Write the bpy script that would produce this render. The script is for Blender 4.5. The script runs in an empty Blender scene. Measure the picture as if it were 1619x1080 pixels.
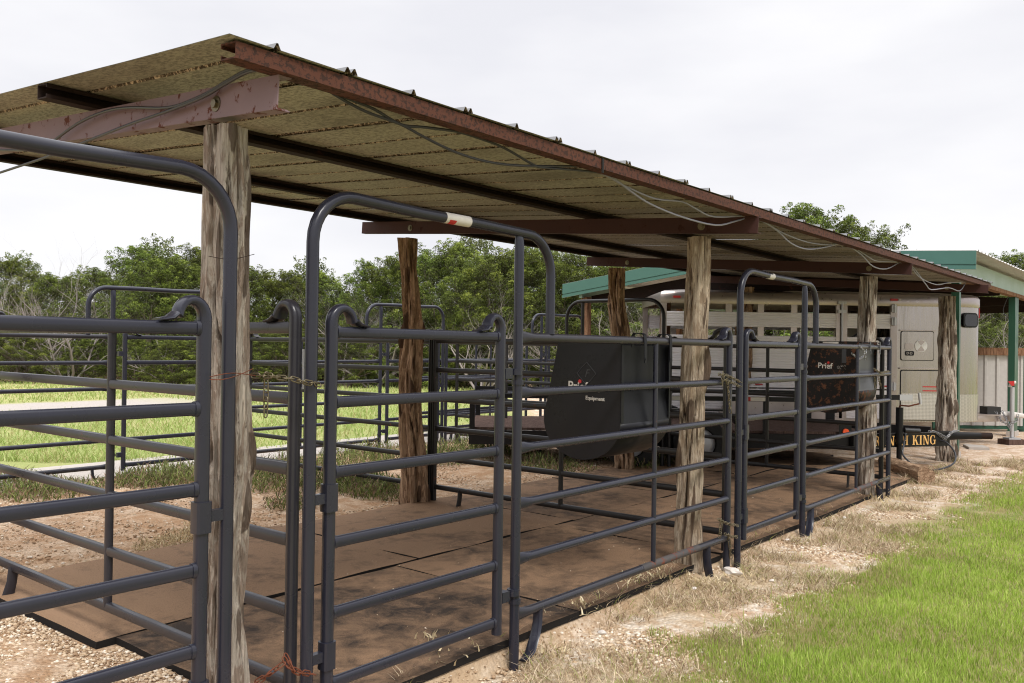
import bpy, math, random
import numpy as np
from math import radians, sin, cos, pi, atan2, sqrt, hypot
from mathutils import Vector, Matrix, noise

random.seed(7)
rng = np.random.default_rng(11)
scene = bpy.context.scene
COL = scene.collection

# ------------------------------------------------------------------ camera
F, YAW, PITCH, ROLL, EYE = 1364.8, radians(39.293), radians(.37), radians(.8), 1.549
fw = Vector((cos(YAW)*cos(PITCH), sin(YAW)*cos(PITCH), sin(PITCH)))
rt0 = Vector((sin(YAW), -cos(YAW), 0)); up0 = rt0.cross(fw)
rt = rt0*cos(ROLL) + up0*sin(ROLL); up = -rt0*sin(ROLL) + up0*cos(ROLL)
cam_d = bpy.data.cameras.new('camera'); cam = bpy.data.objects.new('camera', cam_d); COL.objects.link(cam)
cam_d.sensor_width = 36; cam_d.lens = 36*F/1619; cam_d.clip_end = 3000; cam_d.clip_start = .05
m3 = Matrix((rt, up, -fw)).transposed()
cam.matrix_world = Matrix.Translation((0, 0, EYE)) @ m3.to_4x4()
scene.camera = cam

def at(px, py, x=None, y=None, z=None, d=None):
    """point of the place seen at a pixel of the 1619 px photo, on a given plane"""
    r = fw + rt*((px-809.5)/F) - up*((py-540)/F)
    t = x/r.x if x is not None else y/r.y if y is not None else (z-EYE)/r.z if z is not None else d
    return Vector((0, 0, EYE)) + r*t
def gxy(px, d):
    return (fw.x*d + rt0.x*(px-809.5)/F*d, fw.y*d + rt0.y*(px-809.5)/F*d)

# ------------------------------------------------------------------ light
world = bpy.data.worlds.new('World'); scene.world = world; world.use_nodes = True
nt = world.node_tree; nt.nodes.clear()
out = nt.nodes.new('ShaderNodeOutputWorld')
sky = nt.nodes.new('ShaderNodeTexSky'); sky.sky_type = 'NISHITA'; sky.sun_disc = False
sky.sun_elevation = radians(55); sky.sun_rotation = radians(250)
bg_sky = nt.nodes.new('ShaderNodeBackground'); bg_sky.inputs[1].default_value = .08
nt.links.new(sky.outputs[0], bg_sky.inputs[0])
tc = nt.nodes.new('ShaderNodeTexCoord'); sep = nt.nodes.new('ShaderNodeSeparateXYZ'); nt.links.new(tc.outputs['Generated'], sep.inputs[0])
mp = nt.nodes.new('ShaderNodeMapping'); mp.inputs['Scale'].default_value = (1.2, 1.2, 4); nt.links.new(tc.outputs['Generated'], mp.inputs[0])
nz = nt.nodes.new('ShaderNodeTexNoise'); nz.inputs['Scale'].default_value = 1.6; nz.inputs['Detail'].default_value = 5; nt.links.new(mp.outputs[0], nz.inputs['Vector'])
cr = nt.nodes.new('ShaderNodeValToRGB'); nt.links.new(nz.outputs[0], cr.inputs[0])
cr.color_ramp.elements[0].position = .36; cr.color_ramp.elements[0].color = (.635, .635, .67, 1)
cr.color_ramp.elements[1].position = .6; cr.color_ramp.elements[1].color = (.74, .735, .75, 1)
# an overcast sky is about twice as bright overhead as it is near the horizon
mr = nt.nodes.new('ShaderNodeMapRange'); mr.inputs['From Min'].default_value = .38; mr.inputs['From Max'].default_value = .95
mr.inputs['To Min'].default_value = .98; mr.inputs['To Max'].default_value = 2.9; nt.links.new(sep.outputs['Z'], mr.inputs['Value'])
bg_cl = nt.nodes.new('ShaderNodeBackground'); nt.links.new(cr.outputs[0], bg_cl.inputs[0]); nt.links.new(mr.outputs[0], bg_cl.inputs[1])
mixs = nt.nodes.new('ShaderNodeMixShader'); mixs.inputs[0].default_value = .96
nt.links.new(bg_sky.outputs[0], mixs.inputs[1]); nt.links.new(bg_cl.outputs[0], mixs.inputs[2]); nt.links.new(mixs.outputs[0], out.inputs[0])
sun_d = bpy.data.lights.new('sun', 'SUN'); sun_d.energy = 1.5; sun_d.angle = radians(14); sun_d.color = (1, .96, .9)
sun = bpy.data.objects.new('sun', sun_d); COL.objects.link(sun)
sd = Vector((-.35, -.62, .9)).normalized()      # direction towards the veiled sun
sun.rotation_euler = sd.to_track_quat('Z', 'Y').to_euler(); sun.location = (0, 0, 30)
sky.sun_elevation = math.asin(sd.z); sky.sun_rotation = atan2(sd.x, sd.y)
scene.view_settings.view_transform = 'Standard'; scene.view_settings.look = 'None'
scene.view_settings.exposure = .5; scene.view_settings.gamma = 1
scene.render.engine = 'CYCLES'
scene.cycles.pixel_filter_type = 'BLACKMAN_HARRIS'; scene.cycles.filter_width = 1.1
scene.cycles.max_bounces = 8; scene.cycles.diffuse_bounces = 4

# ------------------------------------------------------------------ node helpers
def new_mat(name, rough=.5, metal=0, spec=.5):
    m = bpy.data.materials.new(name); m.use_nodes = True
    b = m.node_tree.nodes['Principled BSDF']
    b.inputs['Roughness'].default_value = rough; b.inputs['Metallic'].default_value = metal
    b.inputs['Specular IOR Level'].default_value = spec*(1 if rough < .5 else .45)
    return m, m.node_tree, b
def nd(nt, t, **kw):
    n = nt.nodes.new(t)
    for k, v in kw.items(): setattr(n, k, v)
    return n
def coords(nt, kind='Object', scale=(1, 1, 1), rot=(0, 0, 0)):
    t = nd(nt, 'ShaderNodeTexCoord'); m = nd(nt, 'ShaderNodeMapping')
    m.inputs['Scale'].default_value = scale; m.inputs['Rotation'].default_value = rot
    nt.links.new(t.outputs[kind], m.inputs[0]); return m.outputs[0]
def tnoise(nt, vec, scale=5, detail=4, rough=.55, dist=0):
    n = nd(nt, 'ShaderNodeTexNoise'); n.inputs['Scale'].default_value = scale; n.inputs['Detail'].default_value = detail
    n.inputs['Roughness'].default_value = rough; n.inputs['Distortion'].default_value = dist
    if vec is not None: nt.links.new(vec, n.inputs['Vector'])
    return n.outputs['Fac']
def voro(nt, vec, scale, feature='F1', out='Distance'):
    n = nd(nt, 'ShaderNodeTexVoronoi', feature=feature); n.inputs['Scale'].default_value = scale
    nt.links.new(vec, n.inputs['Vector']); return n.outputs[out]
def ramp(nt, fac, stops):
    r = nd(nt, 'ShaderNodeValToRGB'); e = r.color_ramp.elements
    while len(e) < len(stops): e.new(.5)
    for i, (p, c) in enumerate(stops):
        e[i].position = p; e[i].color = (c if hasattr(c, '__len__') else (c, c, c)) + ((1,) if hasattr(c, '__len__') else ()) if hasattr(c, '__len__') else (c, c, c, 1)
    nt.links.new(fac, r.inputs[0]); return r.outputs[0]
def mix(nt, fac, a, b, mode='MIX'):
    n = nd(nt, 'ShaderNodeMix', data_type='RGBA', blend_type=mode)
    for sock, v in ((n.inputs[0], fac), (n.inputs[6], a), (n.inputs[7], b)):
        if hasattr(v, 'is_output'): nt.links.new(v, sock)
        elif hasattr(v, '__len__'): sock.default_value = tuple(v)+(1,)
        else: sock.default_value = v
    return n.outputs[2]
def mth(nt, op, a, b=0., clamp=False):
    n = nd(nt, 'ShaderNodeMath', operation=op, use_clamp=clamp)
    for s, v in ((n.inputs[0], a), (n.inputs[1], b)):
        if hasattr(v, 'is_output'): nt.links.new(v, s)
        else: s.default_value = v
    return n.outputs[0]
def mrange(nt, v, a, b, c=0., d=1.):
    n = nd(nt, 'ShaderNodeMapRange'); nt.links.new(v, n.inputs['Value'])
    for k, x in zip(('From Min', 'From Max', 'To Min', 'To Max'), (a, b, c, d)): n.inputs[k].default_value = x
    return n.outputs[0]
def bump(nt, b, h, strength=.3, dist=.01):
    n = nd(nt, 'ShaderNodeBump'); n.inputs['Strength'].default_value = strength; n.inputs['Distance'].default_value = dist
    nt.links.new(h, n.inputs['Height']); nt.links.new(n.outputs[0], b.inputs['Normal'])
def link(nt, o, i): nt.links.new(o, i)

MAT = {}
def painted(name, col, rough, rust, rustcol=(.16, .06, .03), spec=.4, metal=0., dust=(.22, .18, .15), rs=9):
    m, nt, b = new_mat(name, rough, metal, spec)
    v = coords(nt); g = tnoise(nt, v, 3, 5); f = tnoise(nt, v, rs, 8, .7)
    c = mix(nt, ramp(nt, g, [(.3, 0.), (.75, .25)]), col, dust)
    r = ramp(nt, f, [(rust, 0.), (rust+.05, 1.)])
    c = mix(nt, r, c, mix(nt, tnoise(nt, v, 40, 3), rustcol, (rustcol[0]*1.9, rustcol[1]*1.6, rustcol[2]*1.4)))
    link(nt, c, b.inputs['Base Color'])
    link(nt, mix(nt, r, ramp(nt, g, [(.3, rough-.06), (.7, rough+.12)]), (.8, .8, .8)), b.inputs['Roughness'])
    bump(nt, b, tnoise(nt, v, 60, 4), .03, .003)
    MAT[name] = m; return m
painted('tube_grey', (.019, .02, .032), .25, .69, dust=(.035, .034, .04))
painted('tube_worn', (.022, .022, .03), .28, .665, dust=(.07, .06, .055))
painted('tube_dark', (.011, .0105, .011), .36, .64, rustcol=(.09, .035, .02), dust=(.04, .03, .025))
painted('purlin_dark', (.02, .011, .009), .75, .62, rustcol=(.045, .018, .012), dust=(.035, .02, .016))
painted('beam_lit', (.19, .13, .14), .5, .57, rustcol=(.07, .027, .02), dust=(.36, .3, .34), rs=14)  # paler lilac copy: light on the first beam painted into its colour
painted('beam_shaded', (.055, .024, .021), .6, .6, rustcol=(.03, .012, .01), dust=(.095, .05, .045), rs=11)  # same beam paint, darkened in colour for the less lit beams
painted('fascia_rust', (.082, .03, .018), .65, .5, rustcol=(.028, .016, .013), dust=(.15, .068, .044), rs=46)
painted('feeder_black', (.012, .012, .015), .3, .68, rustcol=(.08, .04, .025), dust=(.02, .018, .018), spec=.2)
painted('feeder_rusty', (.01, .009, .009), .42, .53, rustcol=(.07, .034, .02), dust=(.025, .02, .018), rs=14, spec=.2)
painted('feeder_face', (.038, .04, .046), .36, .72, dust=(.08, .075, .07))
painted('feeder_dark', (.009, .0095, .012), .35, .72, dust=(.018, .017, .018), spec=.12)
painted('trailer_black', (.007, .007, .008), .35, .76, dust=(.02, .016, .014), spec=.25)
painted('green_trim', (.06, .15, .12), .38, .9, dust=(.09, .21, .165))
painted('green_post', (.018, .075, .045), .4, .9, dust=(.03, .09, .06))
painted('green_beam', (.3, .42, .36), .45, .95, dust=(.36, .44, .4))
painted('chain_brass', (.19, .16, .1), .35, .62, rustcol=(.12, .06, .03), metal=.8, dust=(.12, .1, .08))
painted('chain_rust', (.13, .045, .025), .8, .5, rustcol=(.1, .035, .02), dust=(.17, .07, .04))
painted('galv', (.5, .5, .52), .4, .9, metal=.6, dust=(.4, .4, .4))
painted('chain_steel', (.3, .3, .31), .3, .9, metal=.9, dust=(.4, .4, .4))
painted('cable_black', (.03, .03, .034), .35, .95, dust=(.05, .05, .055))
painted('cable_grey', (.24, .24, .3), .4, .95, dust=(.3, .3, .34))
painted('rubber', (.02, .02, .02), .8, .95, dust=(.05, .045, .04))
def plain(name, col, rough=.5, metal=0., spec=.5):
    m, nt, b = new_mat(name, rough, metal, spec); v = coords(nt)
    link(nt, mix(nt, tnoise(nt, v, 14, 4), tuple(c*.82 for c in col), tuple(min(1, c*1.14) for c in col)), b.inputs['Base Color'])
    MAT[name] = m; return m
plain('white_paint', (.6, .57, .53), .6); painted('worn_white', (.6, .57, .53), .6, .56, rustcol=(.02, .015, .012), dust=(.4, .36, .32), rs=60); painted('worn_out', (.4, .38, .35), .6, .44, rustcol=(.012, .01, .009), rs=50); plain('plate_white', (.85, .84, .8), .4); plain('sticker_red', (.5, .04, .04), .5); plain('gold', (.72, .42, .14), .45)
plain('tape_red', (.45, .02, .02), .35); plain('tape_white', (.6, .57, .5), .35); plain('lamp_orange', (.8, .09, .02), .3)
plain('dark_gap', (.012, .012, .013), .6); plain('concrete', (.42, .38, .34), .9); plain('pale_rock', (.66, .6, .54), .9)
plain('window_black', (.02, .02, .022), .12); plain('plastic_black', (.015, .015, .016), .45)
plain('wall_tin', (.5, .48, .46), .42, .2)
def alu(name, base, rough, metal, brush):
    m, nt, b = new_mat(name, rough, metal); v = coords(nt, scale=brush)
    n = tnoise(nt, v, 5, 5); link(nt, mix(nt, n, tuple(c*.86 for c in base), base), b.inputs['Base Color'])
    link(nt, ramp(nt, n, [(.3, rough-.06), (.7, rough+.1)]), b.inputs['Roughness']); MAT[name] = m
alu('alu_rib', (.86, .83, .85), .45, .1, (1, 1, 8)); alu('alu_smooth', (.44, .4, .38), .24, 1., (6, 6, .5)); alu('alu_trim', (.46, .4, .38), .32, .8, (3, 3, 3))
# diamond plate
_m = MAT['alu_smooth']; _nt = _m.node_tree; _b = _nt.nodes['Principled BSDF']; _b.inputs['Base Color'].default_value = (.5, .46, .44, 1); bump(_nt, _b, tnoise(_nt, coords(_nt, scale=(2.2, 2.2, .08)), 1.2, 1), .5, .08)
m, nt, b = new_mat('alu_tread', .3, .9); v = coords(nt, rot=(0, 0, 0), scale=(1, 1, 1))
ck = nd(nt, 'ShaderNodeTexChecker'); v2 = coords(nt, rot=(0, radians(45), 0)); nt.links.new(v2, ck.inputs['Vector']); ck.inputs['Scale'].default_value = 62
link(nt, mix(nt, ck.outputs['Fac'], (.42, .4, .38), (.62, .59, .56)), b.inputs['Base Color']); bump(nt, b, ck.outputs['Fac'], .4, .002); MAT['alu_tread'] = m
# roof underside: mottled lichen-green tin
m, nt, b = new_mat('roof_tin', .55, .05)
v = coords(nt, scale=(1.7, .8, 1), rot=(0, 0, .5)); va = coords(nt)
sp = tnoise(nt, v, 46, 6, .72); big = tnoise(nt, va, .9, 4); mid = tnoise(nt, coords(nt, scale=(.8, .25, 1)), 2.2, 4)
c = mix(nt, ramp(nt, sp, [(.4, 0.), (.56, 1.)]), (.165, .16, .118), (.44, .43, .315))
# the tin turns from green to grey-brown further along the roof
sx = nd(nt, 'ShaderNodeSeparateXYZ'); nt.links.new(va, sx.inputs[0])
c2 = mix(nt, ramp(nt, sp, [(.4, 0.), (.58, 1.)]), (.155, .135, .11), (.35, .31, .26))
c = mix(nt, mrange(nt, mth(nt, 'ADD', sx.outputs[0], mth(nt, 'MULTIPLY', big, 1.5)), 3.6, 6.2), c, c2)
c = mix(nt, ramp(nt, mid, [(.5, 0.), (.64, .5)]), c, (.09, .075, .05))
link(nt, c, b.inputs['Base Color']); bump(nt, b, sp, .15, .004); MAT['roof_tin'] = m
m, nt, b = new_mat('roof_rib', .7); v = coords(nt, scale=(1, 1, 1))
c = mix(nt, ramp(nt, tnoise(nt, v, 45, 5, .8), [(.48, 0.), (.58, 1.)]), (.05, .036, .022), (.55, .46, .32)); link(nt, c, b.inputs['Base Color']); MAT['roof_rib'] = m
plain('tin_top', (.2, .2, .2), .4, .8)
# weathered cedar
def wood(name, pale, brown, dark, sc=1.):
    m, nt, b = new_mat(name, .85, 0, .25)
    v = coords(nt, scale=(30*sc, 30*sc, 3.2*sc)); f = tnoise(nt, v, 1.5, 9, .7, .5); g = tnoise(nt, coords(nt, scale=(18*sc, 18*sc, 4.5*sc)), 1.1, 5, .62, .9)
    fine = tnoise(nt, coords(nt, scale=(60, 60, 4)), 1.5, 5, .7)
    c = mix(nt, ramp(nt, g, [(.47, 0.), (.56, 1.)]), pale, brown)
    c = mix(nt, ramp(nt, f, [(.35, 1.), (.43, 0.)]), c, dark)
    c = mix(nt, ramp(nt, fine, [(.35, .55), (.6, 0.)]), c, tuple(x*.45 for x in brown))
    c = mix(nt, ramp(nt, f, [(.57, 0.), (.63, .8)]), c, tuple(min(1, x*1.35) for x in pale))
    oi = nd(nt, 'ShaderNodeObjectInfo')
    groove_shade_knots = nd(nt, 'ShaderNodeAttribute', attribute_name='groove_shade_knots').outputs['Fac']
    c = mix(nt, ramp(nt, mth(nt, 'ADD', groove_shade_knots, mth(nt, 'MULTIPLY', mth(nt, 'SUBTRACT', f, .5), .5)), [(.52, 0.), (.72, .85)]), c, tuple(x*1.1 for x in dark))  # darkens the grooves as painted shade, and the dark knots
    link(nt, c, b.inputs['Base Color']); bump(nt, b, mth(nt, 'ADD', f, mth(nt, 'MULTIPLY', fine, .4)), 1., .03); MAT[name] = m
wood('cedar_pale', (.54, .44, .33), (.35, .26, .18), (.085, .055, .038))
wood('cedar_brown', (.5, .34, .22), (.29, .18, .11), (.05, .028, .018))
wood('cedar_grey', (.54, .475, .4), (.33, .255, .2), (.085, .06, .045))
wood('lumber', (.3, .17, .1), (.2, .1, .06), (.08, .045, .03), .6)
wood('deck_wood', (.14, .09, .072), (.1, .062, .05), (.03, .02, .017), .7)
# rubber stall mats under brown dust
m, nt, b = new_mat('mat_rubber', .85, 0, .3); v = coords(nt, 'Object')
geo = nd(nt, 'ShaderNodeNewGeometry'); wv = geo.outputs['Position']
a = tnoise(nt, wv, 1.3, 6, .62, .3); f = tnoise(nt, wv, 7, 7, .7, .5); sp = tnoise(nt, wv, 160, 3, .6); oi = nd(nt, 'ShaderNodeObjectInfo')
mask = mth(nt, 'ADD', mth(nt, 'ADD', mth(nt, 'MULTIPLY', a, .66), mth(nt, 'MULTIPLY', f, .6)), mth(nt, 'MULTIPLY', mth(nt, 'SUBTRACT', oi.outputs['Alpha'], .5), .34))
c = mix(nt, ramp(nt, mask, [(.45, 0.), (.7, 1.)]), (.05, .038, .031), (.31, .195, .118))
c = mix(nt, ramp(nt, sp, [(.3, .5), (.5, 0.)]), c, (.03, .022, .018)); c = mix(nt, ramp(nt, sp, [(.64, 0.), (.74, .5)]), c, (.36, .27, .2))
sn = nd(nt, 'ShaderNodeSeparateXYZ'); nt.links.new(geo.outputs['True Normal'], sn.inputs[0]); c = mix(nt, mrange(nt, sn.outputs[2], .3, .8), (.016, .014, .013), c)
link(nt, c, b.inputs['Base Color']); bump(nt, b, mth(nt, 'ADD', sp, mth(nt, 'MULTIPLY', f, 2.)), .35, .004); MAT['mat_rubber'] = m
# foliage materials driven by a per-leaf random attribute
def leafy(name, stops, rough=.6, trans=.16):
    m, nt, b = new_mat(name, rough, 0, .3); at_ = nd(nt, 'ShaderNodeAttribute', attribute_name='rnd')
    oi = nd(nt, 'ShaderNodeObjectInfo')
    c = ramp(nt, at_.outputs['Fac'], stops)
    hs = nd(nt, 'ShaderNodeHueSaturation'); nt.links.new(c, hs.inputs['Color'])
    nt.links.new(mrange(nt, oi.outputs['Random'], 0, 1, .482, .512), hs.inputs['Hue']); nt.links.new(mrange(nt, oi.outputs['Random'], 0, 1, .8, 1.2), hs.inputs['Value'])
    link(nt, hs.outputs[0], b.inputs['Base Color'])
    tr = nd(nt, 'ShaderNodeBsdfTranslucent'); nt.links.new(hs.outputs[0], tr.inputs[0]); mx = nd(nt, 'ShaderNodeMixShader'); mx.inputs[0].default_value = trans
    o = nt.nodes['Material Output']; nt.links.new(b.outputs[0], mx.inputs[1]); nt.links.new(tr.outputs[0], mx.inputs[2]); nt.links.new(mx.outputs[0], o.inputs[0])
    MAT[name] = m
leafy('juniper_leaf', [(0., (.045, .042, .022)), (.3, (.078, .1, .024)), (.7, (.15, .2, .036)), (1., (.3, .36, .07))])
leafy('oak_leaf', [(0., (.09, .12, .05)), (.5, (.16, .2, .08)), (1., (.27, .3, .13))])
leafy('lawn_blade', [(0., (.45, .36, .2)), (.13, (.48, .42, .2)), (.2, (.17, .22, .035)), (.6, (.33, .46, .07)), (1., (.58, .68, .18))], .5, .35)
leafy('field_blade', [(0., (.36, .3, .15)), (.2, (.33, .31, .13)), (.3, (.22, .28, .07)), (.7, (.31, .37, .11)), (1., (.46, .49, .21))], .6, .3)
leafy('straw', [(0., (.2, .14, .08)), (.5, (.6, .48, .3)), (.85, (.9, .78, .56)), (.9, (.32, .34, .13)), (1., (.34, .4, .1))], .7, .2)
leafy('weed_leaf', [(0., (.1, .065, .045)), (.3, (.4, .28, .19)), (.42, (.07, .08, .03)), (.7, (.19, .24, .07)), (1., (.4, .48, .16))], .7, .2)
plain('bark_grey', (.27, .235, .215), .9); plain('bark_dark', (.11, .085, .07), .9)
# ground
m, nt, b = new_mat('ground_mix', .95, 0, .15)
geo = nd(nt, 'ShaderNodeNewGeometry'); P = geo.outputs['Position']; sx = nd(nt, 'ShaderNodeSeparateXYZ'); nt.links.new(P, sx.inputs[0]); X, Y = sx.outputs[0], sx.outputs[1]
n1 = tnoise(nt, P, .8, 5); n2 = tnoise(nt, P, 5, 6, .65); n3 = tnoise(nt, P, 30, 5, .7); n4 = tnoise(nt, P, .16, 4)
cell = voro(nt, P, 42, 'F1', 'Color'); celld = voro(nt, P, 42); cells = nd(nt, 'ShaderNodeSeparateXYZ'); nt.links.new(cell, cells.inputs[0])
cell2 = voro(nt, P, 95, 'F1', 'Color'); cs2 = nd(nt, 'ShaderNodeSeparateXYZ'); nt.links.new(cell2, cs2.inputs[0])
gravel = mix(nt, cells.outputs[0], (.42, .295, .19), (.68, .54, .4))
gravel = mix(nt, mth(nt, 'MULTIPLY', cs2.outputs[1], .6), gravel, (.74, .61, .47))
gravel = mix(nt, ramp(nt, n2, [(.42, .8), (.6, 0.)]), gravel, (.34, .2, .11))
gravel = mix(nt, ramp(nt, n1, [(.4, .45), (.62, .1)]), gravel, (.46, .26, .13))
pale = mix(nt, cells.outputs[0], (.5, .42, .34), (.82, .75, .66)); pale = mix(nt, ramp(nt, n2, [(.35, .75), (.62, 0.)]), pale, (.42, .29, .18))
straw = mix(nt, n3, (.34, .24, .14), (.6, .49, .34))
green = mix(nt, n3, (.13, .15, .05), (.26, .3, .1)); green = mix(nt, ramp(nt, n2, [(.45, .8), (.6, .2)]), green, (.36, .29, .16))
field = mix(nt, n3, (.2, .24, .08), (.36, .39, .15)); field = mix(nt, mrange(nt, Y, 15, 30, 0., .75), field, (.47, .43, .2)); field = mix(nt, ramp(nt, n1, [(.45, .0), (.62, .5)]), field, (.42, .36, .18))
litter = mix(nt, n3, (.14, .09, .055), (.34, .24, .15))
wob = mth(nt, 'ADD', mth(nt, 'MULTIPLY', mth(nt, 'SUBTRACT', n2, .5), .9), mth(nt, 'MULTIPLY', mth(nt, 'SUBTRACT', n1, .5), .7))
yw = mth(nt, 'ADD', Y, wob)
# gravel yard
c = gravel
c = mix(nt, mth(nt, 'MULTIPLY', mrange(nt, Y, 2.85, 2.75), ramp(nt, n2, [(.44, .2), (.56, 1.)])), c, pale)
c = mix(nt, mth(nt, 'MULTIPLY', mrange(nt, Y, 3., 2.8), mth(nt, 'MULTIPLY', mrange(nt, X, 15., 9.), ramp(nt, n1, [(.4, .9), (.62, .15)]))), c, straw)
c = mix(nt, mrange(nt, X, 10.2, 11.6), c, mix(nt, n2, gravel, pale))
# lawn on the camera side
edge = mth(nt, 'SUBTRACT', yw, mth(nt, 'MULTIPLY', mth(nt, 'MAXIMUM', mth(nt, 'SUBTRACT', X, 12.5), 0.), -.35))
edge = mth(nt, 'ADD', edge, mth(nt, 'MULTIPLY', mth(nt, 'MAXIMUM', mth(nt, 'SUBTRACT', 3.6, X), 0.), .2))
c = mix(nt, mrange(nt, edge, 2.2, 2.0), c, green)
# field behind the pens, its gravel road and the litter under the trees
xf = mth(nt, 'ADD', yw, mth(nt, 'MULTIPLY', mth(nt, 'MAXIMUM', mth(nt, 'SUBTRACT', X, 13.), 0.), -.9))
c = mix(nt, mrange(nt, xf, 9.6, 10.2), c, field)
c = mix(nt, mth(nt, 'MULTIPLY', mrange(nt, X, 14., 11.), mth(nt, 'MULTIPLY', mrange(nt, yw, 19.4, 19.8), mrange(nt, yw, 23., 22.4))), c, mix(nt, n3, (.33, .3, .27), (.52, .47, .43)))
dep = mth(nt, 'ADD', mth(nt, 'MULTIPLY', X, .774), mth(nt, 'MULTIPLY', Y, .633)); dep = mth(nt, 'ADD', dep, mth(nt, 'MULTIPLY', wob, 3.))
c = mix(nt, mrange(nt, X, 21., 24.), c, field)
c = mix(nt, mrange(nt, dep, 31., 34.), c, litter)
link(nt, c, b.inputs['Base Color'])
bump(nt, b, mth(nt, 'ADD', mth(nt, 'MULTIPLY', celld, -1.2), mth(nt, 'ADD', n3, n2)), .55, .02)
MAT['ground_mix'] = m
m, nt, b = new_mat('pebble', .9, 0, .2); oi = nd(nt, 'ShaderNodeAttribute', attribute_name='rnd')
link(nt, ramp(nt, oi.outputs['Fac'], [(0., (.28, .18, .11)), (.35, (.48, .345, .22)), (.75, (.66, .53, .38)), (1., (.82, .74, .63))]), b.inputs['Base Color']); MAT['pebble'] = m

# ------------------------------------------------------------------ mesh builder
class MB:
    def __init__(s): s.v = []; s.f = []
    def quad(s, *p):
        i = len(s.v); s.v += [tuple(q) for q in p]; s.f.append(tuple(range(i, i+len(p)))); return s
    def box(s, c, d, R=None):
        i = len(s.v); c = Vector(c)
        for z in (-.5, .5):
            for y in (-.5, .5):
                for x in (-.5, .5):
                    q = Vector((x*d[0], y*d[1], z*d[2])); q = R @ q if R else q; s.v.append(tuple(c+q))
        s.f += [tuple(i+k for k in f) for f in ((0, 2, 3, 1), (4, 5, 7, 6), (0, 1, 5, 4), (2, 6, 7, 3), (0, 4, 6, 2), (1, 3, 7, 5))]; return s
    def bx(s, a, b): return s.box([(p+q)/2 for p, q in zip(a, b)], [abs(q-p) for p, q in zip(a, b)])
    def sweep(s, pts, sec, n=12, nrm=None, p=2., closed=False, prof=None):
        """sweep a superellipse (or a given profile) along pts; sec = (along nrm, across) per point"""
        pts = [Vector(q) for q in pts]; N = len(pts); T = []
        for i in range(N):
            a = pts[i-1] if (i or closed) else pts[0]; c = pts[(i+1) % N] if (i < N-1 or closed) else pts[-1]
            T.append((c-a).normalized())
        if nrm is None:
            h = Vector((0, 0, 1)) if abs(T[0].z) < .9 else Vector((1, 0, 0)); b = T[0].cross(h).normalized(); B = [b]
            for i in range(1, N):
                q = T[i-1].rotation_difference(T[i]); b = q @ b; b = (b - T[i]*b.dot(T[i])).normalized(); B.append(b)
        else: B = [Vector(nrm).normalized()]*N
        i0 = len(s.v)
        if prof is None:
            prof = []
            for k in range(n):
                a = 2*pi*k/n; ca, sa = cos(a), sin(a)
                prof.append((math.copysign(abs(ca)**(2/p), ca), math.copysign(abs(sa)**(2/p), sa)))
        n = len(prof)
        for i in range(N):
            q = sec[i] if isinstance(sec, list) else sec
            if not hasattr(q, '__len__'): q = (q, q)
            nn = T[i].cross(B[i]).normalized()
            for u, w in prof: s.v.append(tuple(pts[i] + B[i]*u*q[0] + nn*w*q[1]))
        for i in range(N if closed else N-1):
            a, b = i0+i*n, i0+((i+1) % N)*n
            for k in range(n): s.f.append((a+k, a+(k+1) % n, b+(k+1) % n, b+k))
        if not closed: s.f.append(tuple(i0+k for k in range(n))[::-1]); s.f.append(tuple(i0+(N-1)*n+k for k in range(n)))
        return s
    def poly(s, pl, a, ax, thick):
        """flat outline pl (u,v pairs) extruded: a = origin, ax = (U, V, W)"""
        U, V, W = [Vector(q) for q in ax]; a = Vector(a); n = len(pl); i = len(s.v)
        for t in (0, thick):
            for u, v in pl: s.v.append(tuple(a+U*u+V*v+W*t))
        s.f.append(tuple(range(i, i+n))[::-1]); s.f.append(tuple(range(i+n, i+2*n)))
        for k in range(n): s.f.append((i+k, i+(k+1) % n, i+n+(k+1) % n, i+n+k))
        return s
    def build(s, name, mat, parent=None, loc=None, smooth=True, ang=38):
        me = bpy.data.meshes.new(name); me.from_pydata(s.v, [], s.f)
        me.materials.append(MAT[mat] if isinstance(mat, str) else mat)
        if smooth:
            me.polygons.foreach_set('use_smooth', [True]*len(me.polygons)); me.set_sharp_from_angle(angle=radians(ang))
        o = bpy.data.objects.new(name, me); COL.objects.link(o)
        if parent: o.parent = parent
        if loc: o.location = loc
        return o
def tag(o, label, cat, group=None, kind=None):
    if label: o['label'] = label
    if cat: o['category'] = cat
    if group: o['group'] = group
    if kind: o['kind'] = kind
    return o
def empty(name, loc, label, cat, group=None, rz=0):
    o = bpy.data.objects.new(name, None); COL.objects.link(o); o.location = loc; o.rotation_euler[2] = rz
    o.empty_display_size = .2
    return tag(o, label, cat, group)
def copy_tree(o, parent=None):
    c = o.copy(); COL.objects.link(c)
    if parent: c.parent = parent
    for ch in list(o.children): copy_tree(ch, c)
    return c
def arc(c, r, a0, a1, n, U, V):
    c = Vector(c); U = Vector(U); V = Vector(V)
    return [c + U*(r*cos(a)) + V*(r*sin(a)) for a in np.linspace(a0, a1, n)]
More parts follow.
